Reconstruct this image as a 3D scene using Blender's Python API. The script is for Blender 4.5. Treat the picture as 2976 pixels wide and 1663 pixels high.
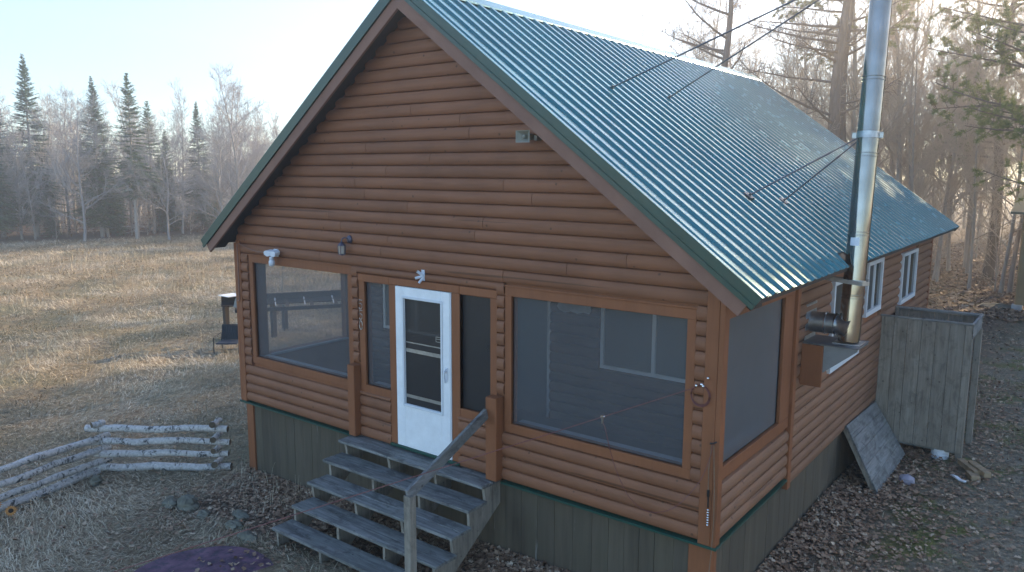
import bpy, math, random
import numpy as np
from mathutils import Vector, Matrix, noise as mnoise

scene = bpy.context.scene
for o in list(bpy.data.objects): bpy.data.objects.remove(o)
COL = scene.collection
rnd = random.Random(7)
R = math.radians

# ------------------------------------------------------------------ camera
YAW, PIT, ROL = -0.6532, 0.1489, 0.0041
CAM = Vector((10.1469, -6.5533, 3.4255))
_f = Vector((math.sin(YAW)*math.cos(PIT), math.cos(YAW)*math.cos(PIT), -math.sin(PIT)))
_r = Vector((math.cos(YAW), -math.sin(YAW), 0)); _u = _r.cross(_f)
r2 = _r*math.cos(ROL)+_u*math.sin(ROL); u2 = _u*math.cos(ROL)-_r*math.sin(ROL)
cd = bpy.data.cameras.new('camera'); cam = bpy.data.objects.new('camera', cd); COL.objects.link(cam)
m = Matrix((r2, u2, -_f)).transposed().to_4x4(); m.translation = CAM
cam.matrix_world = m
cd.sensor_width = 36; cd.lens = 0.7477*36; cd.clip_end = 3000; cd.clip_start = 0.05
scene.camera = cam
# ------------------------------------------------------------------ light
SUN_AZ, SUN_EL = 12.0, 22.0        # degrees clockwise from +Y, above the horizon
w = bpy.data.worlds.new('World'); scene.world = w; w.use_nodes = True
nt = w.node_tree; bg = nt.nodes['Background']
sky = nt.nodes.new('ShaderNodeTexSky'); sky.sky_type = 'NISHITA'; sky.sun_disc = False
sky.sun_elevation = R(SUN_EL); sky.sun_rotation = R(SUN_AZ); sky.air_density = 1.0; sky.dust_density = 0.0; sky.ozone_density = 3.6
nt.links.new(sky.outputs[0], bg.inputs[0]); bg.inputs[1].default_value = 0.15
sd = bpy.data.lights.new('sun', 'SUN'); sd.energy = 5.0; sd.angle = R(0.6); sd.color = (1, 0.76, 0.48)
sun = bpy.data.objects.new('sun', sd); COL.objects.link(sun)
sv = Vector((math.sin(R(SUN_AZ))*math.cos(R(SUN_EL)), math.cos(R(SUN_AZ))*math.cos(R(SUN_EL)), math.sin(R(SUN_EL))))
sun.rotation_euler = sv.to_track_quat('Z', 'Y').to_euler()
vs = scene.view_settings; vs.view_transform = 'Standard'; vs.look = 'None'; vs.exposure = 1.55; vs.gamma = 1; vs.use_curve_mapping = False

# ------------------------------------------------------------------ helpers
def V(*a): return Vector(a)
class MB:
    def __init__(s): s.v = []; s.f = []; s.m = []; s.c = []; s.t = 0.5; s.mi = 0
    def vert(s, p): s.v.append(tuple(p)); s.c.append(s.t); return len(s.v)-1
    def face(s, *i): s.f.append(tuple(i)); s.m.append(s.mi)
    def poly(s, pts): s.face(*[s.vert(p) for p in pts])
    def hexa(s, P):      # P: 8 corners, bottom 4 ccw then top 4 ccw
        i = [s.vert(p) for p in P]
        for q in ((3,2,1,0),(4,5,6,7),(0,1,5,4),(1,2,6,5),(2,3,7,6),(3,0,4,7)): s.face(*[i[k] for k in q])
        return s
    def box(s, x0, x1, y0, y1, z0, z1):
        return s.hexa([(x0,y0,z0),(x1,y0,z0),(x1,y1,z0),(x0,y1,z0),(x0,y0,z1),(x1,y0,z1),(x1,y1,z1),(x0,y1,z1)])
    def beam(s, a, b, w, h, up=(0,0,1)):   # rectangular bar from a to b
        a = Vector(a); b = Vector(b); d = (b-a).normalized(); side = d.cross(Vector(up)).normalized(); n = side.cross(d)
        P = []
        for p in (a, b):
            P.append([p+side*sx*w/2+n*sz*h/2 for sx, sz in ((-1,-1),(1,-1),(1,1),(-1,1))])
        i = [[s.vert(p) for p in q] for q in P]
        s.face(i[0][3],i[0][2],i[0][1],i[0][0]); s.face(*i[1])
        for k in range(4): s.face(i[0][k], i[0][(k+1)%4], i[1][(k+1)%4], i[1][k])
        return s
    def tube(s, pts, rad, n=8, cap=True):
        pts = [Vector(p) for p in pts]
        if not hasattr(rad, '__len__'): rad = [rad]*len(pts)
        rings = []; ref = None
        for k, p in enumerate(pts):
            d = (pts[min(k+1, len(pts)-1)]-pts[max(k-1, 0)])
            if d.length < 1e-9: d = V(0,0,1)
            d.normalize()
            if ref is None: ref = V(0,0,1) if abs(d.z) < .9 else V(1,0,0)
            a = d.cross(ref)
            if a.length < 1e-4: a = d.cross(V(1,0,0))
            a.normalize(); b = d.cross(a); ref = b.cross(d)*1.0 if False else ref
            rings.append([s.vert(p+(a*math.cos(2*math.pi*j/n)+b*math.sin(2*math.pi*j/n))*rad[k]) for j in range(n)])
        for k in range(len(rings)-1):
            for j in range(n): s.face(rings[k][j], rings[k][(j+1)%n], rings[k+1][(j+1)%n], rings[k+1][j])
        if cap and n > 2: s.face(*rings[0][::-1]); s.face(*rings[-1])
        return s
    def lathe(s, c, prof, n=24, axis='z'):
        c = Vector(c); rings = []
        for r, h in prof:
            ring = []
            for j in range(n):
                a = 2*math.pi*j/n; x, y = r*math.cos(a), r*math.sin(a)
                o = V(x,y,h) if axis == 'z' else (V(h,x,y) if axis == 'x' else V(x,h,y))
                ring.append(s.vert(c+o))
            rings.append(ring)
        for k in range(len(rings)-1):
            for j in range(n): s.face(rings[k][j], rings[k][(j+1)%n], rings[k+1][(j+1)%n], rings[k+1][j])
        s.face(*rings[0][::-1]); s.face(*rings[-1])
        return s
BASE = {}
def link(o, parent=None):
    COL.objects.link(o)
    if parent is not None: o.parent = parent
    return o
def obj(name, mb, mats, parent=None, smooth=None, bevel=0, base=None):
    """one mesh object out of an MB whose points are given in world space"""
    L = BASE[parent.name] if parent is not None else (Vector(base) if base is not None else V(0,0,0))
    me = bpy.data.meshes.new(name)
    me.from_pydata([(a-L.x, b-L.y, c-L.z) for a, b, c in mb.v], [], mb.f)
    if not isinstance(mats, (list, tuple)): mats = [mats]
    for q in mats: me.materials.append(q)
    if len(mats) > 1: me.polygons.foreach_set('material_index', mb.m)
    at = me.attributes.new('tone', 'FLOAT', 'POINT'); at.data.foreach_set('value', mb.c)
    me.validate(); me.update()
    if smooth: 
        me.polygons.foreach_set('use_smooth', [True]*len(me.polygons))
        try: me.set_sharp_from_angle(angle=R(smooth))
        except Exception: pass
    o = bpy.data.objects.new(name, me); link(o, parent)
    if parent is None: o.location = L
    BASE[o.name] = L
    if bevel:
        b = o.modifiers.new('bevel', 'BEVEL'); b.width = bevel; b.segments = 1; b.limit_method = 'ANGLE'; b.angle_limit = R(50)
    return o
def tag(o, label=None, cat=None, group=None, kind=None):
    if label: o['label'] = label
    if cat: o['category'] = cat
    if group: o['group'] = group
    if kind: o['kind'] = kind
    return o
def thing(name, loc, label, cat, group=None):
    o = bpy.data.objects.new(name, None); COL.objects.link(o); o.location = loc; o.empty_display_size = .2
    BASE[o.name] = Vector(loc); return tag(o, label, cat, group)
def copy_thing(root, loc, rz=0, sc=1.0, label=None, sz=None):
    r = root.copy(); COL.objects.link(r); r.location = loc; r.rotation_euler = (0,0,rz); r.scale = (sc, sc, sz if sz else sc)
    if label: r['label'] = label
    for ch in [c for c in bpy.data.objects if c.parent == root]:
        c = ch.copy(); COL.objects.link(c); c.parent = r
    return r
def bulk(name, verts, faces_n, idx, mat, tone=None, normals_up=False):
    """numpy mesh: verts (N,3), every face has faces_n corners, idx flat"""
    me = bpy.data.meshes.new(name); nv = len(verts); nf = len(idx)//faces_n
    me.vertices.add(nv); me.vertices.foreach_set('co', verts.astype(np.float32).ravel())
    me.loops.add(len(idx)); me.loops.foreach_set('vertex_index', idx.astype(np.int32))
    me.polygons.add(nf); me.polygons.foreach_set('loop_start', np.arange(0, nf*faces_n, faces_n, dtype=np.int32))
    me.materials.append(mat)
    if tone is not None:
        at = me.attributes.new('tone', 'FLOAT', 'POINT'); at.data.foreach_set('value', tone.astype(np.float32))
    me.update(calc_edges=True)
    o = bpy.data.objects.new(name, me); COL.objects.link(o); return o

# ------------------------------------------------------------------ materials
def ramp(nt, fac, stops):
    n = nt.nodes.new('ShaderNodeValToRGB'); e = n.color_ramp.elements
    while len(e) < len(stops): e.new(0.5)
    for q, (p, c) in zip(e, stops): q.position = p; q.color = (*c, 1)
    nt.links.new(fac, n.inputs[0]); return n.outputs[0]
def noise(nt, scale, detail=4, vec=None, rough=.6, dist=0):
    n = nt.nodes.new('ShaderNodeTexNoise'); n.inputs['Scale'].default_value = scale; n.inputs['Detail'].default_value = detail
    n.inputs['Roughness'].default_value = rough; n.inputs['Distortion'].default_value = dist
    if vec is not None: nt.links.new(vec, n.inputs['Vector'])
    return n.outputs['Fac']
def coords(nt, scale=(1,1,1)):
    t = nt.nodes.new('ShaderNodeTexCoord'); mp = nt.nodes.new('ShaderNodeMapping'); mp.inputs['Scale'].default_value = scale
    nt.links.new(t.outputs['Object'], mp.inputs[0]); return mp.outputs[0]
def mixc(nt, fac, a, b, mode='MIX'):
    n = nt.nodes.new('ShaderNodeMix'); n.data_type = 'RGBA'; n.blend_type = mode
    for s, v in ((n.inputs[0], fac), (n.inputs[6], a), (n.inputs[7], b)):
        if isinstance(v, (int, float)): s.default_value = v
        elif isinstance(v, tuple): s.default_value = (*v, 1)
        else: nt.links.new(v, s)
    return n.outputs[2]
def mathn(nt, op, a, b=None, c=None):
    n = nt.nodes.new('ShaderNodeMath'); n.operation = op
    for s, v in zip(n.inputs, (a, b, c)):
        if v is None: continue
        if isinstance(v, (int, float)): s.default_value = v
        else: nt.links.new(v, s)
    return n.outputs[0]
def attr(nt, name='tone'):
    n = nt.nodes.new('ShaderNodeAttribute'); n.attribute_name = name; return n.outputs['Fac']
def newmat(name):
    mt = bpy.data.materials.new(name); mt.use_nodes = True; nt = mt.node_tree
    return mt, nt, nt.nodes['Principled BSDF']
def bump(nt, b, h, strength=.3, dist=.01):
    n = nt.nodes.new('ShaderNodeBump'); n.inputs['Strength'].default_value = strength; n.inputs['Distance'].default_value = dist
    nt.links.new(h, n.inputs['Height']); nt.links.new(n.outputs[0], b.inputs['Normal'])
def plain(name, col, rough=.6, metal=0, spec=.4, var=.12, scale=8, bumpy=.1):
    mt, nt, b = newmat(name); v = coords(nt)
    n = noise(nt, scale, 5, v)
    c = ramp(nt, n, [(.3, tuple(k*(1-var) for k in col)), (.7, tuple(min(1, k*(1+var)) for k in col))])
    nt.links.new(c, b.inputs['Base Color']); b.inputs['Roughness'].default_value = rough; b.inputs['Metallic'].default_value = metal
    b.inputs['Specular IOR Level'].default_value = spec
    if bumpy: bump(nt, b, noise(nt, scale*6, 4, v), bumpy, .004)
    return mt
def wood(name, dark, light, stretch, rough=.65, knots=True, tone=.3, fade=None, bstr=.35, stain=0):
    """painted or bare timber: grain along the axis where stretch is small"""
    mt, nt, b = newmat(name)
    g = noise(nt, 26, 6, coords(nt, stretch), .65, .4)
    big = noise(nt, 1.7, 3, coords(nt))
    c = ramp(nt, g, [(.28, dark), (.72, light)])
    c = mixc(nt, mathn(nt, 'MULTIPLY', attr(nt), tone*2), c, mixc(nt, .55, c, tuple(k*.55 for k in dark)))
    c = mixc(nt, ramp(nt, big, [(.35, (0,0,0)), (.75, (.4,.4,.4))]), c, fade if fade else tuple(min(1, k*1.25) for k in light))
    if stain:
        sn = noise(nt, 7, 7, coords(nt, tuple(.5+.5*k for k in stretch)), .75, .5)
        c = mixc(nt, ramp(nt, sn, [(.49, (0,0,0)), (.62, (stain,)*3)]), c, tuple(k*.38 for k in dark))
    if knots:
        vo = nt.nodes.new('ShaderNodeTexVoronoi'); vo.inputs['Scale'].default_value = 6.0; nt.links.new(coords(nt), vo.inputs['Vector'])
        k = ramp(nt, vo.outputs['Distance'], [(.065, (1,1,1)), (.10, (0,0,0))])
        c = mixc(nt, mathn(nt, 'MULTIPLY', k, .7), c, tuple(q*.25 for q in dark))
        cr = noise(nt, 5, 2, coords(nt, tuple(q*4 if q > .5 else q*.7 for q in stretch)), .5, .2)
        c = mixc(nt, ramp(nt, cr, [(.685, (0,0,0)), (.70, (.6,.6,.6))]), c, tuple(q*.3 for q in dark))
    nt.links.new(c, b.inputs['Base Color']); b.inputs['Roughness'].default_value = rough; b.inputs['Specular IOR Level'].default_value = .35
    bump(nt, b, g, bstr, .004)
    return mt
M = {}
LD, LL = (.180,.074,.036), (.255,.107,.053)
M['log_x'] = wood('log_stain_front', LD, LL, (.06,1,1))
M['log_y'] = wood('log_stain_side', (.190,.092,.050), (.26,.132,.076), (1,.06,1))
M['trim'] = wood('trim_stain', (.195,.071,.028), (.265,.097,.039), (1,1,.08), knots=False)
M['fascia'] = wood('fascia_stain', (.19,.095,.066), (.25,.135,.095), (.1,1,.1), knots=False)
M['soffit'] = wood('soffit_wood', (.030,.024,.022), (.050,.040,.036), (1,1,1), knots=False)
M['grey_wood'] = wood('weathered_deck', (.075,.075,.075), (.37,.365,.35), (.08,1,1), .8, tone=.3, fade=(.15,.17,.14), bstr=.6, stain=.6)
M['grey_wood_z'] = wood('weathered_boards', (.175,.152,.122), (.39,.35,.29), (1,1,.07), .85, tone=.22, fade=(.19,.165,.13), bstr=.5, stain=.45)
M['grey_wood_y'] = wood('weathered_platform', (.11,.11,.11), (.33,.33,.325), (1,.08,1), .85, tone=.3, fade=(.20,.21,.17), bstr=.6, stain=.6)
M['rack'] = wood('dark_rack_wood', (.030,.022,.017), (.060,.045,.035), (1,1,1), .8, knots=False)
def skirt_mat():
    mt, nt, b = newmat('skirt_boards')
    g = noise(nt, 14, 6, coords(nt, (1,1,.07)), .6, .3); c = ramp(nt, g, [(.25, (.058,.045,.029)), (.75, (.128,.103,.070))])
    s = noise(nt, 3.2, 4, coords(nt, (1.6,1.6,.35))); c = mixc(nt, ramp(nt, s, [(.45, (0,0,0)), (.7, (.6,.6,.6))]), c, (.085,.072,.044))
    s2 = noise(nt, 9, 5, coords(nt, (1.2,1.2,.13))); c = mixc(nt, ramp(nt, s2, [(.67, (0,0,0)), (.74, (.7,.7,.7))]), c, (.28,.27,.24))
    c = mixc(nt, mathn(nt, 'MULTIPLY', attr(nt), .5), c, (.024,.022,.018))
    nt.links.new(c, b.inputs['Base Color']); b.inputs['Roughness'].default_value = .85; bump(nt, b, g, .5, .004); return mt
M['skirt'] = skirt_mat()
M['green_metal'] = plain('dark_green_metal', (.018,.058,.042), .38, 0, .5, .15, 3, .03)
M['flash'] = plain('green_flashing', (.008,.060,.042), .4, 0, .5, .15, 3, .03)
def roof_mat():
    mt, nt, b = newmat('teal_roof_metal')
    n = noise(nt, .8, 4, coords(nt, (1,1,1))); n2 = noise(nt, 60, 3, coords(nt, (.1,1,.1)))
    c = ramp(nt, n, [(.3, (.028,.165,.180)), (.7, (.046,.212,.226))])
    nt.links.new(c, b.inputs['Base Color']); b.inputs['Roughness'].default_value = .30; b.inputs['Metallic'].default_value = .42
    b.inputs['Specular IOR Level'].default_value = .8; b.inputs['Coat Weight'].default_value = .3; b.inputs['Coat Roughness'].default_value = .25
    r = ramp(nt, noise(nt, 5, 5, coords(nt)), [(.3, (.20,)*3), (.7, (.30,)*3)]); nt.links.new(r, b.inputs['Roughness'])
    bump(nt, b, n2, .04, .002); return mt
M['roof'] = roof_mat()
M['white'] = plain('white_paint', (.78,.80,.81), .42, 0, .4, .07, 7, .06)
M['vinyl'] = plain('white_vinyl', (.66,.69,.72), .4, 0, .4, .04, 3, 0)
M['white_plastic'] = plain('white_plastic', (.62,.66,.72), .4, 0, .5, .05, 8, 0)
M['beige_plastic'] = plain('beige_plastic', (.25,.25,.21), .55, 0, .4, .12, 14, .05)
def steel_mat():
    mt, nt, b = newmat('brushed_steel'); n = noise(nt, 9, 3, coords(nt, (1,1,.12)), .5); n2 = noise(nt, 2.2, 3, coords(nt, (1,1,1)))
    nt.links.new(ramp(nt, n2, [(.3, (.20,.185,.165)), (.7, (.33,.31,.285))]), b.inputs['Base Color']); b.inputs['Metallic'].default_value = 1; b.inputs['Roughness'].default_value = .14
    bump(nt, b, n, .35, .012); return mt
M['steel'] = steel_mat()
M['galv'] = plain('galvanised', (.42,.44,.45), .42, 1, .5, .2, 18, .05)
M['rod'] = plain('dark_rod', (.13,.14,.155), .45, .6, .5, .2, 10, .05)
M['bronze'] = plain('bronze_lamp', (.09,.085,.12), .4, .6, .5, .2, 20, .05)
M['black'] = plain('black_metal', (.015,.016,.018), .5, .2, .4, .2, 10, .02)
M['greyflood'] = plain('grey_lamp_back', (.23,.24,.24), .5, 0, .4, .1, 10, .02)
M['cable'] = plain('red_cable', (.17,.060,.052), .5, 0, .4, .1, 10, 0)
M['conduit'] = plain('brown_conduit', (.24,.13,.10), .5, 0, .4, .1, 10, 0)
M['offcut'] = plain('lumber', (.33,.24,.15), .8, 0, .2, .25, 12, .2)
M['rope'] = plain('pale_rope', (.22,.15,.10), .8, 0, .2, .2, 40, .1)
M['chrome'] = plain('chrome', (.75,.75,.75), .12, 1, .5, .02, 10, 0)
M['digits'] = plain('brass_digits', (.50,.46,.40), .4, .3, .5, .1, 10, 0)
M['white_scrap'] = plain('white_scrap', (.75,.78,.82), .5, 0, .4, .04, 10, 0)
M['bag'] = plain('lilac_bag', (.30,.28,.34), .45, 0, .4, .12, 20, .3)
M['teal_door'] = plain('teal_door', (.028,.075,.085), .5, 0, .3, .1, 3, 0)
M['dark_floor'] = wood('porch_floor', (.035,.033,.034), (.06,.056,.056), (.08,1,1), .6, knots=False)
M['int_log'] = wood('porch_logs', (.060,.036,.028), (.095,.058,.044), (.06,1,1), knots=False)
M['sill'] = plain('pale_sill', (.34,.36,.38), .6, 0, .3, .15, 9, .1)
def glassy(name, col, rough=.05, spec=.8):
    mt, nt, b = newmat(name); b.inputs['Base Color'].default_value = (*col, 1); b.inputs['Roughness'].default_value = rough; b.inputs['Specular IOR Level'].default_value = spec
    bump(nt, b, noise(nt, 2.5, 2, coords(nt)), .04, .02); return mt
M['glass'] = glassy('window_glass', (.035,.040,.040), .06)
M['insect_pane'] = glassy('screened_pane', (.045,.050,.050), .45, .3)
M['int_glass'] = glassy('porch_window_glass', (.09,.115,.11), .3, .5)
M['door_glass'] = None
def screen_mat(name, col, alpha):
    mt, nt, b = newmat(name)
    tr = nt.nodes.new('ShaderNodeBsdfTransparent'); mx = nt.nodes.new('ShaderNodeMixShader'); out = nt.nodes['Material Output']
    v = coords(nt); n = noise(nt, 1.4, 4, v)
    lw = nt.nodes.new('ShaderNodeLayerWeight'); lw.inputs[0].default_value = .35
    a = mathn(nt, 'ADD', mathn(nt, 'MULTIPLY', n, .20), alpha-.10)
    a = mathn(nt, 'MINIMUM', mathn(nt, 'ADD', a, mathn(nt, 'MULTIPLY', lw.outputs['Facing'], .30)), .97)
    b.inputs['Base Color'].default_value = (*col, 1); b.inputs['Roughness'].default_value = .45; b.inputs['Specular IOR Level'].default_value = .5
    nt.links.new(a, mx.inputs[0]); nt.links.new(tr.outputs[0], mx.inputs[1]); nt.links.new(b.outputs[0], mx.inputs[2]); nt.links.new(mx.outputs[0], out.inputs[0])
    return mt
M['screen'] = screen_mat('insect_screen', (.130,.135,.148), .42)
M['far_screen'] = screen_mat('far_insect_screen', (.10,.105,.115), .20)
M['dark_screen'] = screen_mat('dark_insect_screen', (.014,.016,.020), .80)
M['side_screen'] = screen_mat('side_insect_screen', (.13,.135,.145), .58)
def lantern_glass():
    mt, nt, b = newmat('lantern_glass'); b.inputs['Base Color'].default_value = (.55,.50,.42,1); b.inputs['Roughness'].default_value = .15; b.inputs['Alpha'].default_value = .55; return mt
M['lglass'] = lantern_glass()
def birch():
    mt, nt, b = newmat('birch_bark')
    n = noise(nt, 6, 7, coords(nt, (1.6,1.6,1.0)), .8, 1.2); n2 = noise(nt, 28, 4, coords(nt, (1,1,1)), .6)
    c = ramp(nt, n2, [(.3, (.34,.32,.30)), (.7, (.60,.575,.55))])
    c = mixc(nt, ramp(nt, n, [(.53, (0,0,0)), (.58, (1,1,1))]), c, (.036,.034,.032))
    nt.links.new(c, b.inputs['Base Color']); b.inputs['Roughness'].default_value = .8; bump(nt, b, n, .4, .01); return mt
M['birch'] = birch()
M['log_end'] = plain('log_end', (.10,.075,.05), .9, 0, .2, .35, 20, .3)
M['rock'] = plain('field_stone', (.15,.145,.115), .9, 0, .2, .55, 6, .8)
def pad_mat():
    mt, nt, b = newmat('purple_pad'); n = noise(nt, 4, 6, coords(nt), .7)
    c = ramp(nt, n, [(.35, (.045,.022,.040)), (.5, (.110,.052,.088)), (.68, (.20,.10,.14))])
    c = mixc(nt, ramp(nt, noise(nt, 14, 5, coords(nt)), [(.5, (0,0,0)), (.62, (.7,.7,.7))]), c, (.025,.028,.05))
    nt.links.new(c, b.inputs['Base Color']); b.inputs['Roughness'].default_value = .8; bump(nt, b, n, .3, .02); return mt
M['pad'] = pad_mat()
def bark(name, a, b_, sc=(1,1,.15)):
    mt, nt, b = newmat(name); n = noise(nt, 9, 6, coords(nt, sc), .7, .3)
    oi = nt.nodes.new('ShaderNodeObjectInfo')
    c = ramp(nt, n, [(.3, a), (.72, b_)])
    c = mixc(nt, mathn(nt, 'MULTIPLY', oi.outputs['Random'], .5), c, tuple(k*.55 for k in b_))
    nt.links.new(c, b.inputs['Base Color']); b.inputs['Roughness'].default_value = .9; bump(nt, b, n, .8, .03); return mt
M['bark'] = bark('grey_bark', (.29,.255,.22), (.55,.50,.44))
M['bark_pale'] = bark('pale_bark', (.25,.23,.22), (.46,.43,.41))
M['bark_dark'] = bark('pine_bark', (.09,.07,.058), (.25,.20,.17))
M['twig'] = bark('grey_twigs', (.42,.38,.35), (.62,.57,.53), (1,1,1))
M['twig_brown'] = bark('brown_twigs', (.44,.35,.26), (.66,.55,.43), (1,1,1))
def needle(name, a, b_):
    mt, nt, b = newmat(name); c = mixc(nt, attr(nt), a, b_); nt.links.new(c, b.inputs['Base Color']); b.inputs['Roughness'].default_value = .7
    b.inputs['Specular IOR Level'].default_value = .25
    tl = nt.nodes.new('ShaderNodeBsdfTranslucent'); mx = nt.nodes.new('ShaderNodeMixShader'); mx.inputs[0].default_value = .25
    nt.links.new(c, tl.inputs[0]); nt.links.new(b.outputs[0], mx.inputs[1]); nt.links.new(tl.outputs[0], mx.inputs[2]); nt.links.new(mx.outputs[0], nt.nodes['Material Output'].inputs[0]); return mt
M['needle'] = needle('fir_needles', (.055,.125,.055), (.19,.28,.11))
M['pine_needle'] = needle('pine_needles', (.11,.16,.055), (.30,.33,.11))
M['beech'] = needle('dead_beech_leaves', (.14,.070,.040), (.26,.16,.09))
M['leaf'] = None
def leaf_mat():
    mt, nt, b = newmat('fallen_leaves')
    c = ramp(nt, attr(nt), [(0, (.125,.074,.046)), (.35, (.26,.158,.098)), (.7, (.40,.275,.18)), (1, (.56,.44,.31))])
    nt.links.new(c, b.inputs['Base Color']); b.inputs['Roughness'].default_value = .75; b.inputs['Specular IOR Level'].default_value = .3; return mt
M['leaf'] = leaf_mat()
def straw_mat():
    mt, nt, b = newmat('dry_grass')
    c = ramp(nt, attr(nt), [(0, (.12,.095,.055)), (.3, (.31,.25,.155)), (.65, (.56,.475,.335)), (1, (.76,.67,.51))])
    g = noise(nt, .55, 4, coords(nt)); c = mixc(nt, ramp(nt, g, [(.48, (0,0,0)), (.66, (.65,.65,.65))]), c, (.22,.215,.125))
    nt.links.new(c, b.inputs['Base Color']); b.inputs['Roughness'].default_value = .75; b.inputs['Specular IOR Level'].default_value = .25; return mt
M['straw'] = straw_mat()
def ground_mat():
    mt, nt, b = newmat('ground_cover')
    v = coords(nt); n = noise(nt, 7, 8, v, .75, .8); n2 = noise(nt, .45, 5, v)
    st = ramp(nt, n, [(.3, (.10,.078,.048)), (.5, (.30,.225,.135)), (.7, (.52,.41,.26))])
    st = mixc(nt, ramp(nt, n2, [(.45, (0,0,0)), (.62, (.7,.7,.7))]), st, (.13,.14,.085))
    n3 = noise(nt, 16, 8, v, .8, .5)
    lf = ramp(nt, n3, [(.34, (.040,.029,.022)), (.5, (.13,.092,.066)), (.62, (.26,.19,.14)), (.75, (.46,.37,.28))])
    mo = ramp(nt, noise(nt, .9, 6, v, .7), [(.50, (0,0,0)), (.60, (.8,.8,.8))])
    ms = ramp(nt, noise(nt, 22, 5, v), [(.3, (.07,.084,.020)), (.7, (.24,.26,.055))])
    yard = mixc(nt, mo, ramp(nt, n3, [(.32, (.095,.083,.060)), (.52, (.25,.215,.155)), (.7, (.46,.40,.31))]), ms)
    c = mixc(nt, attr(nt, 'litter'), st, lf); c = mixc(nt, attr(nt, 'yard'), c, yard)
    nt.links.new(c, b.inputs['Base Color']); b.inputs['Roughness'].default_value = .95; b.inputs['Specular IOR Level'].default_value = .15
    bump(nt, b, n, 1.0, .06); return mt
M['ground'] = ground_mat()

# ------------------------------------------------------------------ terrain
def sstep(a, b, x): 
    t = np.clip((x-a)/(b-a), 0., 1.); return t*t*(3-2*t)
def hgt(x, y):
    x = np.asarray(x, float); y = np.asarray(y, float)
    h = -1.19+.28*sstep(0., 6.5, x)-.09*sstep(-1.0, -2.6, y)*sstep(1, -1.2, x)
    h = h + .03*np.sin(x*.9+1)*np.sin(y*.7)*sstep(1, 6, np.abs(y+1)) + .06*np.sin(x*.21+y*.13)*sstep(8, 20, np.hypot(x, y))
    h = h + (.028*np.sin(1.9*x+1.3*np.sin(2.3*y))*np.sin(2.7*y+np.sin(1.7*x))+.014*np.sin(4.3*x+2*np.sin(3.1*y))*np.sin(3.9*y))*sstep(2.5, -1, x-.0*y)*sstep(.4, 1.4, np.hypot(x-2.6, y+2.4))
    return h
def dist_az(x, y): return np.hypot(x-CAM.x, y-CAM.y), np.degrees(np.arctan2(x-CAM.x, y-CAM.y))
def edge_r(az): return np.interp(az, [-90,-70,-58,-45,-34,-20,-14,-9,-3,6,20,40], [62,59,59,52,44,31,28,34,31,27,24,24])
def grid_axis(n, near, far):
    t = np.linspace(-1, 1, n); return np.sinh(t*5.2)/math.sinh(5.2)*far*.98+t*near
gx = grid_axis(340, 14, 500)+3; gy = grid_axis(340, 14, 500)+2
X, Y = np.meshgrid(gx, gy); X = X.ravel(); Y = Y.ravel(); Z = hgt(X, Y)
n_ = len(gx); ii = np.arange(n_*n_).reshape(n_, n_)
q = np.stack([ii[:-1,:-1], ii[:-1,1:], ii[1:,1:], ii[1:,:-1]], -1).reshape(-1)
Z += np.array([mnoise.noise(Vector((a*1.7, b*1.7, 0))) for a, b in zip(X, Y)])*.025
g = bulk('ground', np.stack([X, Y, Z], 1), 4, q, M['ground'])
d_, a_ = dist_az(X, Y); er = edge_r(a_)
lit = sstep(-3, 2, d_-er)*(a_ > -95)*(a_ < 60)
lit = np.maximum(lit, sstep(9.2, 7.6, X)*sstep(7.2, 7.6, X)*(Y > -.6))
lit = np.maximum(lit, .45*sstep(-9, 0, X)*sstep(3, -1.5, Y))
lit = np.maximum(lit, sstep(-2.4, -.9, Y)*(Y < .2)*(X > .6)*(X < 9))
yrd = sstep(5.5, 7.5, X)*(1-sstep(-3, 2, d_-er))*(1-lit)
for nm, ar in (('litter', lit), ('yard', yrd)):
    at = g.data.attributes.new(nm, 'FLOAT', 'POINT'); at.data.foreach_set('value', ar.astype(np.float32))
g.data.polygons.foreach_set('use_smooth', [True]*len(g.data.polygons))
tag(g, kind='structure')

# ------------------------------------------------------------------ cabin
W, L = 7.524, 10.52
SL = .7422; ZR = 5.511; OE = .445; OF = .326; YB = 10.67
def roof_z(x): return ZR-SL*abs(x-W/2)
PB, PP = -.045, .1413          # bottom of the siding, height of one log
cabin = thing('log_cabin', (W/2, 0, -1.0), 'brown log-sided cabin with screened porch and teal metal roof', 'cabin')
def log_x(mb, x0, x1, z0, z1, y=0., dep=.050, sgn=-1, n=7, tone=None):
    mb.t = rnd.random() if tone is None else tone
    prof = []
    for k in range(n+1):
        a = math.pi*k/n; zz = (z0+z1)/2-math.cos(a)*(z1-z0)/2*.985
        prof.append((y+sgn*dep*(math.sin(a)**.68), zz))
    A = [mb.vert((x0, p[0], p[1])) for p in prof]; B = [mb.vert((x1, p[0], p[1])) for p in prof]
    for k in range(n): mb.face(A[k], B[k], B[k+1], A[k+1]) if sgn < 0 else mb.face(A[k], A[k+1], B[k+1], B[k])
    mb.face(*A); mb.face(*B[::-1])
def log_y(mb, y0, y1, z0, z1, x, dep=.050, n=7, sgn=1):
    mb.t = rnd.random()
    prof = []
    for k in range(n+1):
        a = math.pi*k/n; prof.append((x+sgn*dep*(math.sin(a)**.68), (z0+z1)/2-math.cos(a)*(z1-z0)/2*.985))
    A = [mb.vert((p[0], y0, p[1])) for p in prof]; B = [mb.vert((p[0], y1, p[1])) for p in prof]
    for k in range(n): mb.face(A[k], B[k], B[k+1], A[k+1]) if sgn > 0 else mb.face(A[k], A[k+1], B[k+1], B[k])
    mb.face(*A); mb.face(*B[::-1])
fw = MB()
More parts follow.
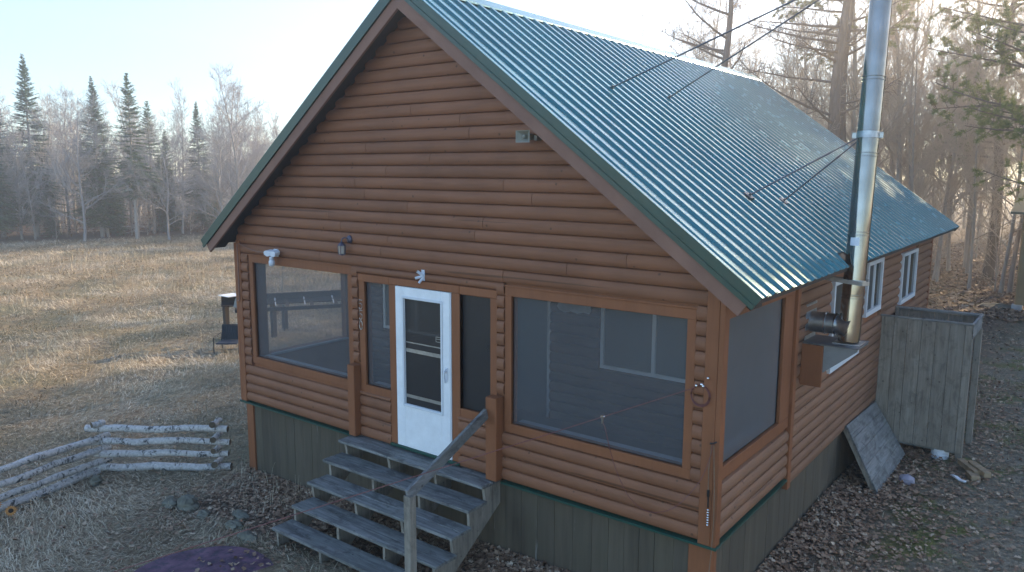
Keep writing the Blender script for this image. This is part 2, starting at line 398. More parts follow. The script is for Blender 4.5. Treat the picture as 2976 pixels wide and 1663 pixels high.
def row_x(x0, x1, z0, z1, joints=True):
    cuts = [x0]
    if joints and x1-x0 > 3:
        x = x0+rnd.uniform(1.2, 3.2)
        while x < x1-.8: cuts.append(x); x += rnd.uniform(2.0, 3.6)
    cuts.append(x1)
    for a, b in zip(cuts, cuts[1:]): log_x(fw, a+.0028, b-.0028, z0, z1)
# low rows under the screens
for k in range(4):
    z0 = PB+PP*k; z1 = z0+PP
    for a, b in ((.10, 2.53), (2.66, 3.24), (4.37, 4.875), (5.03, 7.40)): row_x(a, b, z0, z1, False)
for a, b in ((2.66, 3.24), (4.37, 4.875)): row_x(a, b, PB+PP*4, PB+PP*4.4, False)
# stub columns between the screens
for a, b, k0 in ((.10, .265, 4), (2.55, 2.66, 7), (4.95, 5.055, 7), (7.295, 7.40, 4)):
    for k in range(k0, 16): row_x(a, b, PB+PP*k, PB+PP*(k+1), False)
row_x(2.55, 5.055, 2.125, PB+PP*16, False)
# gable rows
k = 16
while True:
    z0 = PB+PP*k; z1 = z0+PP; half = (ZR-.12-z1)/SL
    if half < .12: break
    x0 = max(.02, W/2-half); x1 = min(7.50, W/2+half)
    if k < 17: x0, x1 = .10, 7.40
    row_x(x0, x1, z0, z1); k += 1
fwo = obj('front_wall', fw, M['log_x'], cabin, smooth=40)
# sheathing behind the logs, with real openings
bk = MB()
for a, b, c, d in ((0,.37,PB,2.2),(.37,2.457,PB,.677),(.37,2.457,2.09,2.2),(2.457,2.775,PB,2.2),(2.775,3.234,PB,.672),(2.775,3.234,2.026,2.2),(3.234,3.355,PB,2.2),
                   (3.355,4.269,2.035,2.2),(4.269,4.398,PB,2.2),(4.398,4.852,PB,.672),(4.398,4.852,2.026,2.2),(4.852,5.145,PB,2.2),(5.145,7.2035,PB,.635),(5.145,7.2035,2.0775,2.2),(7.2035,W-.004,PB,2.2)):
    bk.box(a, b, .002, .09, c, d)
P_ = [(0,.002,2.2),(W-.004,.002,2.2),(W-.004,.002,roof_z(W)-.1),(W/2,.002,ZR-.1),(0,.002,roof_z(0)-.1)]
i0 = [bk.vert(p) for p in P_]; i1 = [bk.vert((p[0], .09, p[2])) for p in P_]; bk.face(*i0); bk.face(*i1[::-1])
for k in range(5): bk.face(i0[k], i1[k], i1[(k+1)%5], i0[(k+1)%5])
obj('wall_sheathing', bk, M['trim'], cabin)
# side wall (x = W)
sw = MB()
for k in range(4): log_y(sw, .055, 2.0, PB+PP*k, PB+PP*(k+1), W)
ROWS = [PB-PP+PP*k for k in range(0, 19)]
def side_row(z0, z1):
    spans = [(2.10, L-.08)]
    for (a, b, c, d) in ((3.42, 5.06, .79, 2.14), (5.17, 6.28, 1.26, 2.22), (7.62, 9.05, 1.11, 2.15)):
        if z1 > c+.03 and z0 < d-.03:
            ns = []
            for s in spans:
                if s[0] < a < s[1]: ns.append((s[0], a))
                if s[0] < b < s[1]: ns.append((b, s[1]))
                if b <= s[0] or a >= s[1]: ns.append(s)
            spans = ns
    for s in spans: log_y(sw, s[0], s[1], z0, z1, W)
for z0 in ROWS: side_row(z0, z0+PP)
obj('side_wall', sw, M['log_y'], cabin, smooth=40)
sb = MB()
for a, b, c, d in ((.09,.098,PB,2.25),(.098,1.685,PB,.684),(.098,1.685,2.098,2.25),(1.685,2.1,PB,2.25),(2.1,3.50,-.18,2.45),(3.50,4.98,-.18,.87),(3.50,4.98,2.06,2.45),(4.98,5.25,-.18,2.45),
                   (5.25,6.2,-.18,1.34),(5.25,6.2,2.145,2.45),(6.2,7.7,-.18,2.45),(7.7,8.97,-.18,1.19),(7.7,8.97,2.07,2.45),(8.97,L,-.18,2.45)):
    sb.box(W-.09, W-.002, a, b, c, d)
obj('side_sheathing', sb, M['trim'], cabin)
# left and back walls
lw_ = MB()
for k in range(4): log_y(lw_, .055, 2.0, PB+PP*k, PB+PP*(k+1), 0, sgn=-1)
for k in range(17):
    log_y(lw_, 2.0, L-.05, PB+PP*k, PB+PP*(k+1), 0, sgn=-1)
obj('left_wall', lw_, M['log_y'], cabin, smooth=40)
ls = MB()
for a, b, c, d in ((.09,.384,PB,2.25),(.384,1.93,PB,.61),(.384,1.93,2.0,2.25),(1.93,L,PB,2.4)): ls.box(.002, .09, a, b, c, d)
obj('left_sheathing', ls, M['trim'], cabin)
bw = MB(); P_ = [(0,L,-.18),(W,L,-.18),(W,L,roof_z(W)-.1),(W/2,L,ZR-.1),(0,L,roof_z(0)-.1)]
i0 = [bw.vert(p) for p in P_]; i1 = [bw.vert((p[0], p[1]-.09, p[2])) for p in P_]; bw.face(*i0[::-1]); bw.face(*i1)
for k in range(5): bw.face(i0[k], i0[(k+1)%5], i1[(k+1)%5], i1[k])
obj('back_wall', bw, M['trim'], cabin)
# corner boards and trim posts
def cb(name, *boxes, mat='trim', parent=None, bev=.004):
    mb = MB()
    for b_ in boxes: mb.t = rnd.random()*.5; mb.box(*b_)
    return obj(name, mb, M[mat], parent or cabin, bevel=bev)
cb('corner_board', (0,.10,-.055,.0015,PB-.01,2.40), (-.05,-.002,-.055,.05,PB-.01,2.36))
cb('corner_board', (7.40,W,-.055,.0015,PB-.02,2.38), (W+.002,W+.052,-.055,.055,PB-.02,2.36))
cb('trim_post', (W+.0015,W+.065,2.0,2.10,-.185,2.36))
cb('trim_post', (W+.0015,W+.050,L-.08,L+.02,-.185,2.36))
cb('trim_post', (2.53,2.66,-.14,-.003,-.03,.925), bev=.008)
cb('trim_post', (4.875,5.03,-.15,-.003,-.04,.93), bev=.008)
cb('header_board', (2.665,3.236,-.035,-.003,2.03,2.122), (3.239,4.395,-.038,-.003,2.036,2.122), (4.398,4.947,-.035,-.003,2.03,2.122))
cb('door_jamb', (3.234,3.352,-.036,-.003,.0,2.033)); cb('door_jamb', (4.274,4.40,-.036,-.003,.0,2.033))
# screen windows
def screen_x(x0, x1, z0, z1, fl=.09, fr=.09, fb=.10, ft=.10, mat='screen', name='screen_window', y=0.):
    mb = MB(); a, b = y-.03, y+.03
    mb.box(x0-fl, x0, a, b, z0, z1); mb.box(x1, x1+fr, a, b, z0, z1)
    mb.box(x0-fl, x1+fr, a-.002, b, z0-fb, z0); mb.box(x0-fl, x1+fr, a-.002, b, z1, z1+ft)
    f = obj(name, mb, M['trim'], cabin, bevel=.004)
    s = MB(); s.poly([(x0, y+.02, z0), (x1, y+.02, z0), (x1, y+.02, z1), (x0, y+.02, z1)]); obj('screen', s, M[mat], f)
    s = MB(); s.box(x0+.002, x1-.002, y+.034, y+.19, z0-.03, z0-.004); obj('sill', s, M['sill'], f)
    return f
screen_x(.37, 2.457, .677, 2.0915)
screen_x(2.775, 3.234-.002, .672, 2.026, fl=.10, fr=.0, ft=.003)
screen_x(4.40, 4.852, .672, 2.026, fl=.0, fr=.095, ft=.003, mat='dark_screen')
screen_x(5.145, 7.2035, .635, 2.0775, fl=.088)
cb('drip_trim', (.27,2.55,-.045,-.031,2.192,2.212)); cb('drip_trim', (5.057,7.30,-.045,-.031,2.178,2.200))
mb = MB(); y0, y1, z0, z1 = .098, 1.685, .684, 2.098
mb.box(W-.03, W+.03, y0-.04, y0, z0, z1); mb.box(W-.03, W+.03, y1, y1+.315, z0, z1+.0); mb.box(W-.03, W+.032, y0-.04, y1+.315, z0-.12, z0); mb.box(W-.03, W+.032, y0-.04, y1+.315, z1, z1+.12)
f = obj('screen_window', mb, M['trim'], cabin, bevel=.004)
s = MB(); s.poly([(W-.015, y0, z0), (W-.015, y1, z0), (W-.015, y1, z1), (W-.015, y0, z1)]); obj('screen', s, M['side_screen'], f)
s = MB(); s.box(W-.19, W-.034, y0+.01, y1-.002, z0-.03, z0-.004); obj('sill', s, M['sill'], f)
mb = MB(); y0, y1, z0, z1 = .384, 1.93, .61, 2.0
mb.box(-.03, .03, y0-.09, y0, z0, z1); mb.box(-.03, .03, y1, y1+.09, z0, z1); mb.box(-.032, .03, y0-.09, y1+.09, z0-.1, z0); mb.box(-.032, .03, y0-.09, y1+.09, z1, z1+.1)
f = obj('screen_window', mb, M['trim'], cabin, bevel=.004)
s = MB(); s.poly([(.012, y0, z0), (.012, y1, z0), (.012, y1, z1), (.012, y0, z1)]); obj('screen', s, M['far_screen'], f)
s = MB(); s.box(.034, .15, y0+.002, y1-.002, z0-.03, z0-.004); obj('sill', s, M['sill'], f)
# front door
mb = MB(); x0, x1 = 3.357, 4.270
mb.box(x0, 3.500, -.045, -.008, .004, 2.028); mb.box(4.115, x1-.018, -.045, -.008, .004, 2.028)
mb.box(3.500, 4.115, -.045, -.008, .004, .56); mb.box(3.500, 4.115, -.045, -.008, 1.888, 2.028)
door = obj('front_door', mb, M['white'], cabin, bevel=.003)
mb = MB(); mb.box(x1-.014, x1+.002, -.043, -.01, .004, 2.028); obj('door_edge', mb, M['vinyl'], door)
mb = MB(); a = .028
mb.box(3.472, 3.500, -.058, -.046, .532, 1.920); mb.box(4.115, 4.143, -.058, -.046, .532, 1.920); mb.box(3.500, 4.115, -.058, -.046, .532, .56); mb.box(3.500, 4.115, -.058, -.046, 1.888, 1.920)
obj('glazing_trim', mb, M['vinyl'], door, bevel=.004)
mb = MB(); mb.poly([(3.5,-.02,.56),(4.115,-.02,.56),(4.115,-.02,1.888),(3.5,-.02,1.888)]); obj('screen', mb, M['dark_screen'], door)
mb = MB()
for z_, h_ in ((1.245,.045),(.665,.040),(1.345,.012)):
    mb = MB(); mb.box(3.5, 4.115, -.026, -.022, z_-h_/2, z_+h_/2); obj('crossbar', mb, M['galv'], door)
mb = MB(); mb.box(4.185, 4.222, -.056, -.046, .965, 1.13); mb.tube([(4.205,-.056,1.115),(4.205,-.085,1.10),(4.205,-.09,1.02),(4.205,-.08,.975),(4.195,-.062,.95)], .008, 8); mb.tube([(4.203,-.056,1.085),(4.203,-.10,1.085)], .014, 10)
obj('handle', mb, M['white_plastic'], door, smooth=40)
mb = MB(); mb.box(4.01, 4.112, -.0225, -.021, 1.41, 1.475); st = obj('sticker', mb, M['galv'], door)
mb = MB(); mb.box(4.018, 4.106, -.0245, -.023, 1.417, 1.445); mb.box(4.018, 4.104, -.0245, -.023, 1.452, 1.468); obj('sticker_panel', mb, M['black'], st)
cb('threshold', (3.24,4.40,-.065,-.005,-.03,.001), mat='flash', bev=.002)
# green flashing and skirting
cb('flashing', (-.06,2.52,-.075,.05,PB-.035,PB-.012), mat='flash', bev=.002)
cb('flashing', (5.035,W+.07,-.075,.05,PB-.035,PB-.012), mat='flash', bev=.002)
cb('flashing', (W-.05,W+.062,.052,2.0,PB-.036,PB-.012), mat='flash', bev=.002)
sk = MB(); x = .17
while x < 7.285:
    wd = rnd.uniform(.17,.24); sk.t = rnd.random()*.5; x1 = min(x+wd, 7.287); sk.box(x, x1-.002, .02+rnd.random()*.006, .045, -1.5, PB-.036); x = x1
y = .131
while y < L:
    wd = rnd.uniform(.17,.24); sk.t = rnd.random()*.5; y1 = min(y+wd, L); sk.box(W-.05, W-.012-rnd.random()*.006, y, y1-.002, -1.4, -.05 if y < 2 else -.182); y = y1
sk.box(.0,.02,.05,L,-1.5,-.05); sk.box(.05,W-.06,L-.04,L-.01,-1.4,-.05)
obj('skirting', sk, M['skirt'], cabin, bevel=.003)
cb('skirt_post', (0,.165,.0,.05,-1.5,PB-.036), (0.,.02,.052,.2,-1.5,PB-.036), mat='trim')
cb('skirt_post', (7.29,W,.0,.05,-1.5,PB-.036), (W-.02,W+.002,.052,.129,-1.5,PB-.036), mat='trim')
# porch interior
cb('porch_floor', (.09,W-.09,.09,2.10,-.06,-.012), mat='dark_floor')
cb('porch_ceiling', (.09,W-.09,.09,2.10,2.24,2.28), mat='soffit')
iw = MB()
for k in range(17):
    z0 = PB+PP*k; z1 = z0+PP; sp = [(.09, 3.30), (4.245, W-.09)]
    if z1 > .84 and z0 < 1.82: sp = [(.09,.88),(2.44,3.30),(4.245,5.03),(6.62,W-.09)]
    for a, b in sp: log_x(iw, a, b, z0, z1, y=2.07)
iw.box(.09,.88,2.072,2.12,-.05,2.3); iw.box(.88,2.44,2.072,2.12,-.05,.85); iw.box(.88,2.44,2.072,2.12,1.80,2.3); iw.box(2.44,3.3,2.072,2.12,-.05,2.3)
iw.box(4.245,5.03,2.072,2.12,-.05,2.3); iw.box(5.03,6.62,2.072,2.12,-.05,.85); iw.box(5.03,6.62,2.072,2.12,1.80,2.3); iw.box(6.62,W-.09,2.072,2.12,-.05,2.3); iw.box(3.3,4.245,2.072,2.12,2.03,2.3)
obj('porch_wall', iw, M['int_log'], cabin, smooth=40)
idr = cb('inner_door', (3.345,4.20,2.055,2.10,-.01,2.0), mat='teal_door')
mb = MB(); mb.box(4.20,4.245,2.03,2.10,-.01,2.03); mb.box(3.30,3.345,2.03,2.10,-.01,2.03); mb.box(3.345,4.20,2.03,2.10,2.0,2.03); obj('door_frame', mb, M['vinyl'], idr)
def win_x(x0, x1, z0, z1, mid, y=2.03):
    mb = MB(); t = .045
    mb.box(x0-t, x0, y, y+.06, z0, z1); mb.box(x1, x1+t, y, y+.06, z0, z1); mb.box(x0-t, x1+t, y-.002, y+.06, z0-t, z0); mb.box(x0-t, x1+t, y-.002, y+.06, z1, z1+t); mb.box(mid-.025, mid+.025, y, y+.05, z0, z1)
    f = obj('porch_window', mb, M['vinyl'], cabin)
    mb = MB(); mb.box(x0, x1, y+.03, y+.045, z0, z1); obj('pane', mb, M['int_glass'], f)
win_x(.95, 2.38, .90, 1.76, 1.66); win_x(5.10, 6.55, .89, 1.76, 5.83)
mb = MB()
pts = [(4.37,1.60),(4.40,1.66),(4.55,1.67),(4.75,1.66),(4.90,1.655),(4.925,1.60),(4.88,1.55),(4.80,1.56),(4.70,1.535),(4.60,1.555),(4.50,1.53),(4.42,1.555)]
a_i = [mb.vert((p[0], 2.005, p[1])) for p in pts]; b_i = [mb.vert((p[0], 2.024, p[1])) for p in pts]; mb.face(*a_i); mb.face(*b_i[::-1])
for k in range(len(pts)): mb.face(a_i[k], b_i[k], b_i[(k+1)%len(pts)], a_i[(k+1)%len(pts)])
tag(obj('driftwood_plaque', mb, M['sill'], base=(4.65, 2.01, 1.6)), 'pale ragged driftwood plaque on the dark porch wall behind the large screen', 'plaque')
# side windows
def win_y(y0, y1, z0, z1, mids, split):
    t = .055; mb = MB(); a, b = W+.004, W+.062
    mb.box(a, b, y0-t, y0, z0, z1); mb.box(a, b, y1, y1+t, z0, z1); mb.box(a, b+.002, y0-t, y1+t, z0-t*1.35, z0); mb.box(a, b+.002, y0-t, y1+t, z1, z1+t)
    for m_ in mids: mb.box(a, b-.012, m_-.022, m_+.022, z0, z1)
    f = obj('window', mb, M['vinyl'], cabin, bevel=.003)
    e = [y0]+mids+[y1]
    for k, (p, q_) in enumerate(zip(e, e[1:])):
        mb = MB(); mb.box(W+.006, W+.022 if k % 2 == split else W+.030, p+.002, q_-.002, z0+.001, z1-.001); obj('pane', mb, M['insect_pane' if k % 2 == split else 'glass'], f)
t = .055
win_y(3.503+t, 4.98-t, .871+t*1.3, 2.059-t, [4.24], 0); win_y(5.25+t, 6.197-t, 1.34+t*1.3, 2.145-t, [5.72], 0); win_y(7.707+t, 8.975-t, 1.193+t*1.3, 2.072-t, [8.33], 0)

# ------------------------------------------------------------------ roof
rf = MB(); PR = .2286
prof = [(0,0),(.028,0),(.048,.026),(.096,.026),(.116,0),(.150,0),(.160,.005),(.176,.005),(.186,0),(.205,0)]
ys = []; y = -OF+.045
while y < YB-.02:
    for a, h in prof:
        if y+a < YB-.01: ys.append((y+a, h))
    y += PR
ys = [(-OF-.0, .014), (-OF+.042, .014)] + ys + [(YB-.01, .014), (YB, .014)]
nx, nz = SL/math.hypot(1, SL), 1/math.hypot(1, SL)
def roof_pts(sgn):
    rows = []
    N = 9
    for yy, h in ys:
        r_ = []
        xe = W/2+OE + .012
        if sgn > 0 and 2.50 < yy < 2.87: xe = W/2+OE-.16
        for k in range(N):
            xx = .03+(xe-.03)*k/(N-1); wob = .0025*math.sin(yy*3.1+k*1.7)
            r_.append((W/2+sgn*(xx+h*nx), yy, ZR-SL*xx+h*nz+wob*(k > 0)))
        rows.append(r_)
    return rows
for sgn in (1, -1):
    rows = roof_pts(sgn); idx = [[rf.vert(p) for p in r_] for r_ in rows]
    for a in range(len(idx)-1):
        for b in range(len(idx[0])-1):
            qd = (idx[a][b], idx[a][b+1], idx[a+1][b+1], idx[a+1][b])
            rf.face(*(qd if sgn > 0 else qd[::-1]))
rf.mi = 1
for xx in (.18, .95, 1.75, 2.55, 3.35, 4.1):
    y = -OF+.045+.101
    while y < YB-.1:
        p = V(W/2+xx+.004*nx, y, ZR-SL*xx+.004*nz); n_v = V(nx,0,nz)
        if not (2.45 < y < 2.9 and xx > 4): rf.tube([p, p+n_v*.008], .0075, 5)
        y += PR
rf.mi = 0
roof = obj('roof', rf, [M['roof'], M['green_metal']], cabin)
# under side, decking, rafter tails
dk = MB()
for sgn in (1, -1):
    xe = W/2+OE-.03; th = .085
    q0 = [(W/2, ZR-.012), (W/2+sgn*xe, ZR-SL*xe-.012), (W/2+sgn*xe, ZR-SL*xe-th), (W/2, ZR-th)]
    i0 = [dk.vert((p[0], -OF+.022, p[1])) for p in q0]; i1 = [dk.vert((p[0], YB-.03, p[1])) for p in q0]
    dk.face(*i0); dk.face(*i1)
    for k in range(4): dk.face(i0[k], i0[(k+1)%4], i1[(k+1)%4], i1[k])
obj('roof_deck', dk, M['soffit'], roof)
rc = MB()
for sgn in (1, -1):
    for a, b, d in ((0, .14, .032),):
        q0 = [(W/2, ZR+.040), (W/2+sgn*b, ZR-SL*b+.036), (W/2+sgn*(b+.008), ZR-SL*b+.016)]
        i0 = [rc.vert((p[0], -OF-.012, p[1])) for p in q0]; i1 = [rc.vert((p[0], YB+.012, p[1])) for p in q0]
        for k in range(2): rc.face(*((i0[k], i0[k+1], i1[k+1], i1[k]) if sgn > 0 else (i0[k], i1[k], i1[k+1], i0[k+1])))
obj('ridge_cap', rc, M['roof'], roof)
# rake trim: green flange and brown fascia, front and back
def rake(mb, y0, y1, t0, t1, ext=0., plumb=True):
    """band hugging the rake between y0 and y1; t0/t1 = distance under the roof plane, measured square to it"""
    for sgn in (1, -1):
        def P(x_, t_): return (W/2+sgn*(x_-t_*nx), ZR-SL*x_-t_*nz)
        xe = W/2+OE+ext
        apex0 = (W/2, ZR-t0/nz); apex1 = (W/2, ZR-t1/nz)
        q0 = [apex0, P(xe, t0), P(xe, t1), apex1]
        i0 = [mb.vert((p[0], y0, p[1])) for p in q0]; i1 = [mb.vert((p[0], y1, p[1])) for p in q0]
        mb.face(*(i0 if sgn > 0 else i0[::-1])); mb.face(*(i1[::-1] if sgn > 0 else i1))
        for k in range(4): mb.face(i0[k], i0[(k+1)%4], i1[(k+1)%4], i1[k])
mb = MB(); rake(mb, -OF-.004, -OF+.004, -.013, .115, .012); obj('rake_trim', mb, M['green_metal'], roof)
mb = MB(); rake(mb, -OF-.016, -OF-.0045, .075, .118, .012); obj('rake_trim', mb, M['green_metal'], roof)
mb = MB(); rake(mb, -OF+.008, -OF+.045, .117, .245, -.04); obj('fascia_board', mb, M['fascia'], roof, bevel=.004)
mb = MB(); rake(mb, YB-.004, YB+.004, -.013, .115, .012); obj('rake_trim', mb, M['green_metal'], roof)
mb = MB(); rake(mb, -OF-.002, -OF+.05, -.0185, -.0150, .014); obj('rake_cap', mb, M['roof'], roof)
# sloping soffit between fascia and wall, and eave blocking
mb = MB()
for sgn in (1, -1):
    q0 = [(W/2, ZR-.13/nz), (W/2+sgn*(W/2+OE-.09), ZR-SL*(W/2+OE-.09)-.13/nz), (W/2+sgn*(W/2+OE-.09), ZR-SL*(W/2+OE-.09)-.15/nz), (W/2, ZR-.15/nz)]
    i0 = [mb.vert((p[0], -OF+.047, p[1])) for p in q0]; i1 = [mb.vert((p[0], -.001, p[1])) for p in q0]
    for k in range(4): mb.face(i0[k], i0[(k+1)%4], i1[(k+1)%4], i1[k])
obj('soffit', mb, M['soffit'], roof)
cb('eave_board', (W+.004,W+.035,2.10,L-.08,2.36,2.50), (W+.004,W+.030,.06,2.0,2.215,2.40))

# ------------------------------------------------------------------ house number digits
def digit_path(ch):
    if ch == '5': return [[(.5,1),(-.35,1),(-.42,.55),(0,.64),(.4,.5),(.45,.22),(.2,.0),(-.15,-.02),(-.45,.12)]]
    return [[(math.sin(t_*math.pi/8)*.42, .5+math.cos(t_*math.pi/8)*.5) for t_ in range(17)]]
for ch, zc in (('5', 1.725), ('5', 1.59), ('0', 1.455)):
    mb = MB()
    for path in digit_path(ch):
        mb.tube([(2.715+p[0]*.066, -.043, zc-.058+p[1]*.116) for p in path], .0048, 6)
    tag(obj('house_number', mb, M['digits'], cabin, smooth=50), label='brass digit %s on the post left of the door' % ch if ch == '0' else None)

# ------------------------------------------------------------------ chimney
ch = thing('chimney_pipe', (8.0, 2.6, 1.5), 'tall stainless steel stove pipe rising past the eave, outside the side wall', 'chimney')
pa, pb = V(8.0, 2.58, 1.52), V(8.0, 2.965, 5.32); dch = (pb-pa).normalized(); RP = .117
def at_z(z): return pa+dch*((z-pa.z)/dch.z)
PT = at_z(7.3)
cuts = [1.52, 2.03, 2.74, 3.62, 4.46, 5.4, 6.35, 7.3]
for a, b in zip(cuts, cuts[1:]):
    mb = MB(); N = 8; pts = [at_z(a+(b-a)*k/N) for k in range(N+1)]
    mb.tube(pts, [RP-(0.003 if k in (0,) else 0) for k in range(N+1)], 40); obj('pipe_section', mb, M['steel'], ch, smooth=50)
for z_ in cuts[1:-1]:
    mb = MB()
    for dz in (-.018, .018): mb.tube([at_z(z_+dz-.006), at_z(z_+dz-.003), at_z(z_+dz+.003), at_z(z_+dz+.006)], [RP+.001, RP+.008, RP+.008, RP+.001], 32)
    obj('pipe_band', mb, M['steel'], ch, smooth=50)
mb = MB(); c = at_z(2.60); mb.poly([(c.x+.001, c.y-RP-.004, 2.56), (c.x+.06, c.y-RP+.008, 2.56), (c.x+.06, c.y-RP+.008, 2.66), (c.x+.001, c.y-RP-.004, 2.66)])
mb = MB()
for k in range(6):   # paper label wrapped on the tube
    pass
lb = MB(); A = []
for k in range(7):
    an = R(-118+k*8); 
    for z_ in (2.615, 2.705):
        c = at_z(z_); A.append(lb.vert((c.x+(RP+.002)*math.cos(an), c.y+(RP+.002)*math.sin(an), z_)))
for k in range(6): lb.face(A[2*k], A[2*k+2], A[2*k+3], A[2*k+1])
obj('label_sticker', lb, M['white_scrap'], ch)
# locking bracket with stay rods
mb = MB(); c = at_z(3.84); mb.tube([c-dch*.035, c+dch*.035], RP+.006, 32); mb.box(c.x-.165, c.x-.11, c.y-.02, c.y-.008, 3.81, 3.87); mb.box(c.x+.11, c.x+.16, c.y-.02, c.y-.008, 3.81, 3.87)
obj('brace_collar', mb, M['galv'], ch, smooth=50)
def on_roof(x, y, h=0): return V(x+h*nx, y, roof_z(x)+h*nz)
for (rx, ry, tz, base) in ((5.234,1.837,5.76,0), (5.228,3.427,5.76,0), (6.955,2.007,3.84,1), (7.064,2.874,3.82,1)):
    t_ = at_z(tz); p0 = on_roof(rx, ry, .03); e = t_+(p0-t_).normalized()*RP*.9; e.z = tz-.02
    mid = p0.lerp(e, .72)
    mb = MB(); mb.tube([p0, mid], .0105, 8); mb.tube([mid, e], .008, 8); mb.tube([mid-(e-p0).normalized()*.02, mid+(e-p0).normalized()*.02], .014, 8)
    rod = obj('stay_rod', mb, M['rod'], ch, smooth=40)
    mb = MB(); n_v = V(nx,0,nz); tdir = V(nz,0,-nx)
    c = on_roof(rx, ry, .024)
    s_ = .055 if base else .02
    P8 = [c+tdir*a*s_+V(0,1,0)*b*s_+n_v*h for h in (-.002, .012) for a, b in ((-1,-1),(1,-1),(1,1),(-1,1))]
    mb.hexa(P8); mb.tube([c, c+n_v*.04], .014, 8); obj('rod_foot', mb, M['rod'], rod)
mb = MB(); c = at_z(5.76); mb.tube([c-dch*.03, c+dch*.03], RP+.006, 32); obj('brace_collar', mb, M['galv'], ch, smooth=50)
# wall strap under the eave
mb = MB(); c = at_z(2.20); mb.tube([c-dch*.02, c+dch*.02], RP+.006, 32); mb.beam((W+.04, c.y-.16, 2.25), (c.x+.12, c.y-.165, 2.2), .012, .045); mb.beam((c.x+.12, c.y-.165, 2.2),(c.x+.16, c.y-.02, 2.19), .012, .045); mb.beam((W+.04, c.y+.16, 2.2), (c.x+.12, c.y+.15, 2.2), .012, .045)
obj('wall_strap', mb, M['galv'], ch)
# tee into the wall
mb = MB(); zt = 1.70
mb.tube([(W+.04, 2.60, zt), (W+.20, 2.60, zt)], .120, 32); mb.tube([(W+.20, 2.60, zt), (W+.225, 2.60, zt)], .128, 32)
obj('tee_pipe', mb, M['galv'], ch, smooth=50)
mb = MB(); mb.tube([(W+.225, 2.60, zt), (W+.33, 2.60, zt)], .118, 32); obj('tee_pipe', mb, M['galv'], ch, smooth=50)
mb = MB(); mb.tube([(W+.33,2.60,zt),(W+.37,2.60,zt),(8.0,2.60,zt-.03)], [.10,.115,.155], 24); obj('tee_cone', mb, M['galv'], ch, smooth=50)
mb = MB()
for xx in (W+.215, W+.325): mb.tube([(xx-.012, 2.60, zt), (xx-.004, 2.60, zt), (xx+.004, 2.60, zt), (xx+.012, 2.60, zt)], [.12,.131,.131,.12], 32)
obj('pipe_band', mb, M['chrome'], ch, smooth=50)
mb = MB(); mb.box(W+.036, W+.046, 2.40, 2.80, 1.50, 1.92); obj('wall_plate', mb, M['galv'], ch)
mb = MB(); mb.box(7.86, 8.15, 2.44, 2.73, 1.495, 1.512); obj('base_plate', mb, M['galv'], ch)
# bracket box: brown cover and galvanised triangular cheeks
bb = thing('chimney_bracket', (W+.04, 2.6, 1.5), 'wall bracket with brown cover and grey triangular side carrying the stove pipe', 'bracket')
yb0, yb1 = 2.33, 2.80
mb = MB(); zb, zt_ = 1.02, 1.492
for yy in (yb0, yb1):
    mb = MB()
    q0 = [(W+.045, zb), (W+.10, zb), (8.16, zt_-.03), (8.16, zt_), (W+.045, zt_)]
    i0 = [mb.vert((p[0], yy, p[1])) for p in q0]; i1 = [mb.vert((p[0], yy+.006, p[1])) for p in q0]; mb.face(*i0); mb.face(*i1[::-1])
    for k in range(5): mb.face(i0[k], i1[k], i1[(k+1)%5], i0[(k+1)%5])
    obj('bracket_cheek', mb, M['greyflood'], bb)
mb = MB(); mb.box(W+.044, W+.28, yb0-.035, yb0-.004, zb-.02, zt_-.01); mb.box(W+.0, W+.06, yb0-.06, yb0-.037, zb+.0, zb+.18); obj('bracket_cover', mb, M['trim'], bb, bevel=.004)
mb = MB(); mb.box(W+.045, 8.17, yb0-.03, yb1+.02, zt_, zt_+.010); obj('bracket_shelf', mb, M['rod'], bb)
# ------------------------------------------------------------------ wall-mounted things
fl = thing('floodlight', (.92, -.05, 2.24), 'white motion-sensor floodlight above the left porch screen', 'floodlight')
mb = MB()
for cx, tilt in ((.93, -.2), (1.05, .2)):
    pts = [(p_[0]*.82, p_[1]*.75) for p_ in ((-.085,.0),(-.09,.07),(-.05,.095),(.05,.095),(.09,.06),(.075,-.02),(.0,-.045))]
    i0 = [mb.vert((cx+p[0], -.17-.02*p[1], 2.27+p[1]*.8-.02)) for p in pts]; i1 = [mb.vert((cx+p[0]*.8, -.07, 2.29+p[1]*.7-.02)) for p in pts]
    mb.face(*i0); mb.face(*i1[::-1])
    for k in range(len(pts)): mb.face(i0[k], i1[k], i1[(k+1)%len(pts)], i0[(k+1)%len(pts)])
obj('lamp_head', mb, M['white_plastic'], fl, bevel=.006)
mb = MB(); mb.lathe((.93,-.045,2.27), [(.05,-.005),(.05,.03),(.03,.05)], 16, 'y') if False else mb.box(0.945,1.035,-.07,-.043,2.22,2.33); obj('mount', mb, M['white_plastic'], fl, bevel=.006)
mb = MB(); mb.lathe((1.0,-.14,2.14), [(.018,.09),(.028,.085),(.034,.05),(.030,.045),(.042,.02),(.040,-.03),(.022,-.045),(.002,-.048)], 20); obj('motion_sensor', mb, M['white_plastic'], fl, smooth=50)
mb = MB(); mb.tube([(.90,-.06,2.27),(.74,-.055,2.262),(.55,-.06,2.262),(.35,-.06,2.29),(.16,-.065,2.34),(.10,-.062,2.355)], .007, 8); mb.tube([(.055,-.062,2.345),(.052,-.064,1.0+.55),(.05,-.064,1.50)], .008, 8); mb.tube([(.05,-.064,1.50),(.0,-.06,1.49)], .008, 8)
obj('conduit', mb, M['conduit'], fl)
fl2 = thing('floodlight', (-.06, .1, 1.45), 'grey floodlight sticking out of the far left corner of the cabin', 'floodlight')
mb = MB(); q0 = [(-.06,1.54),(-.17,1.54),(-.235,1.48),(-.30,1.34),(-.06,1.33)]
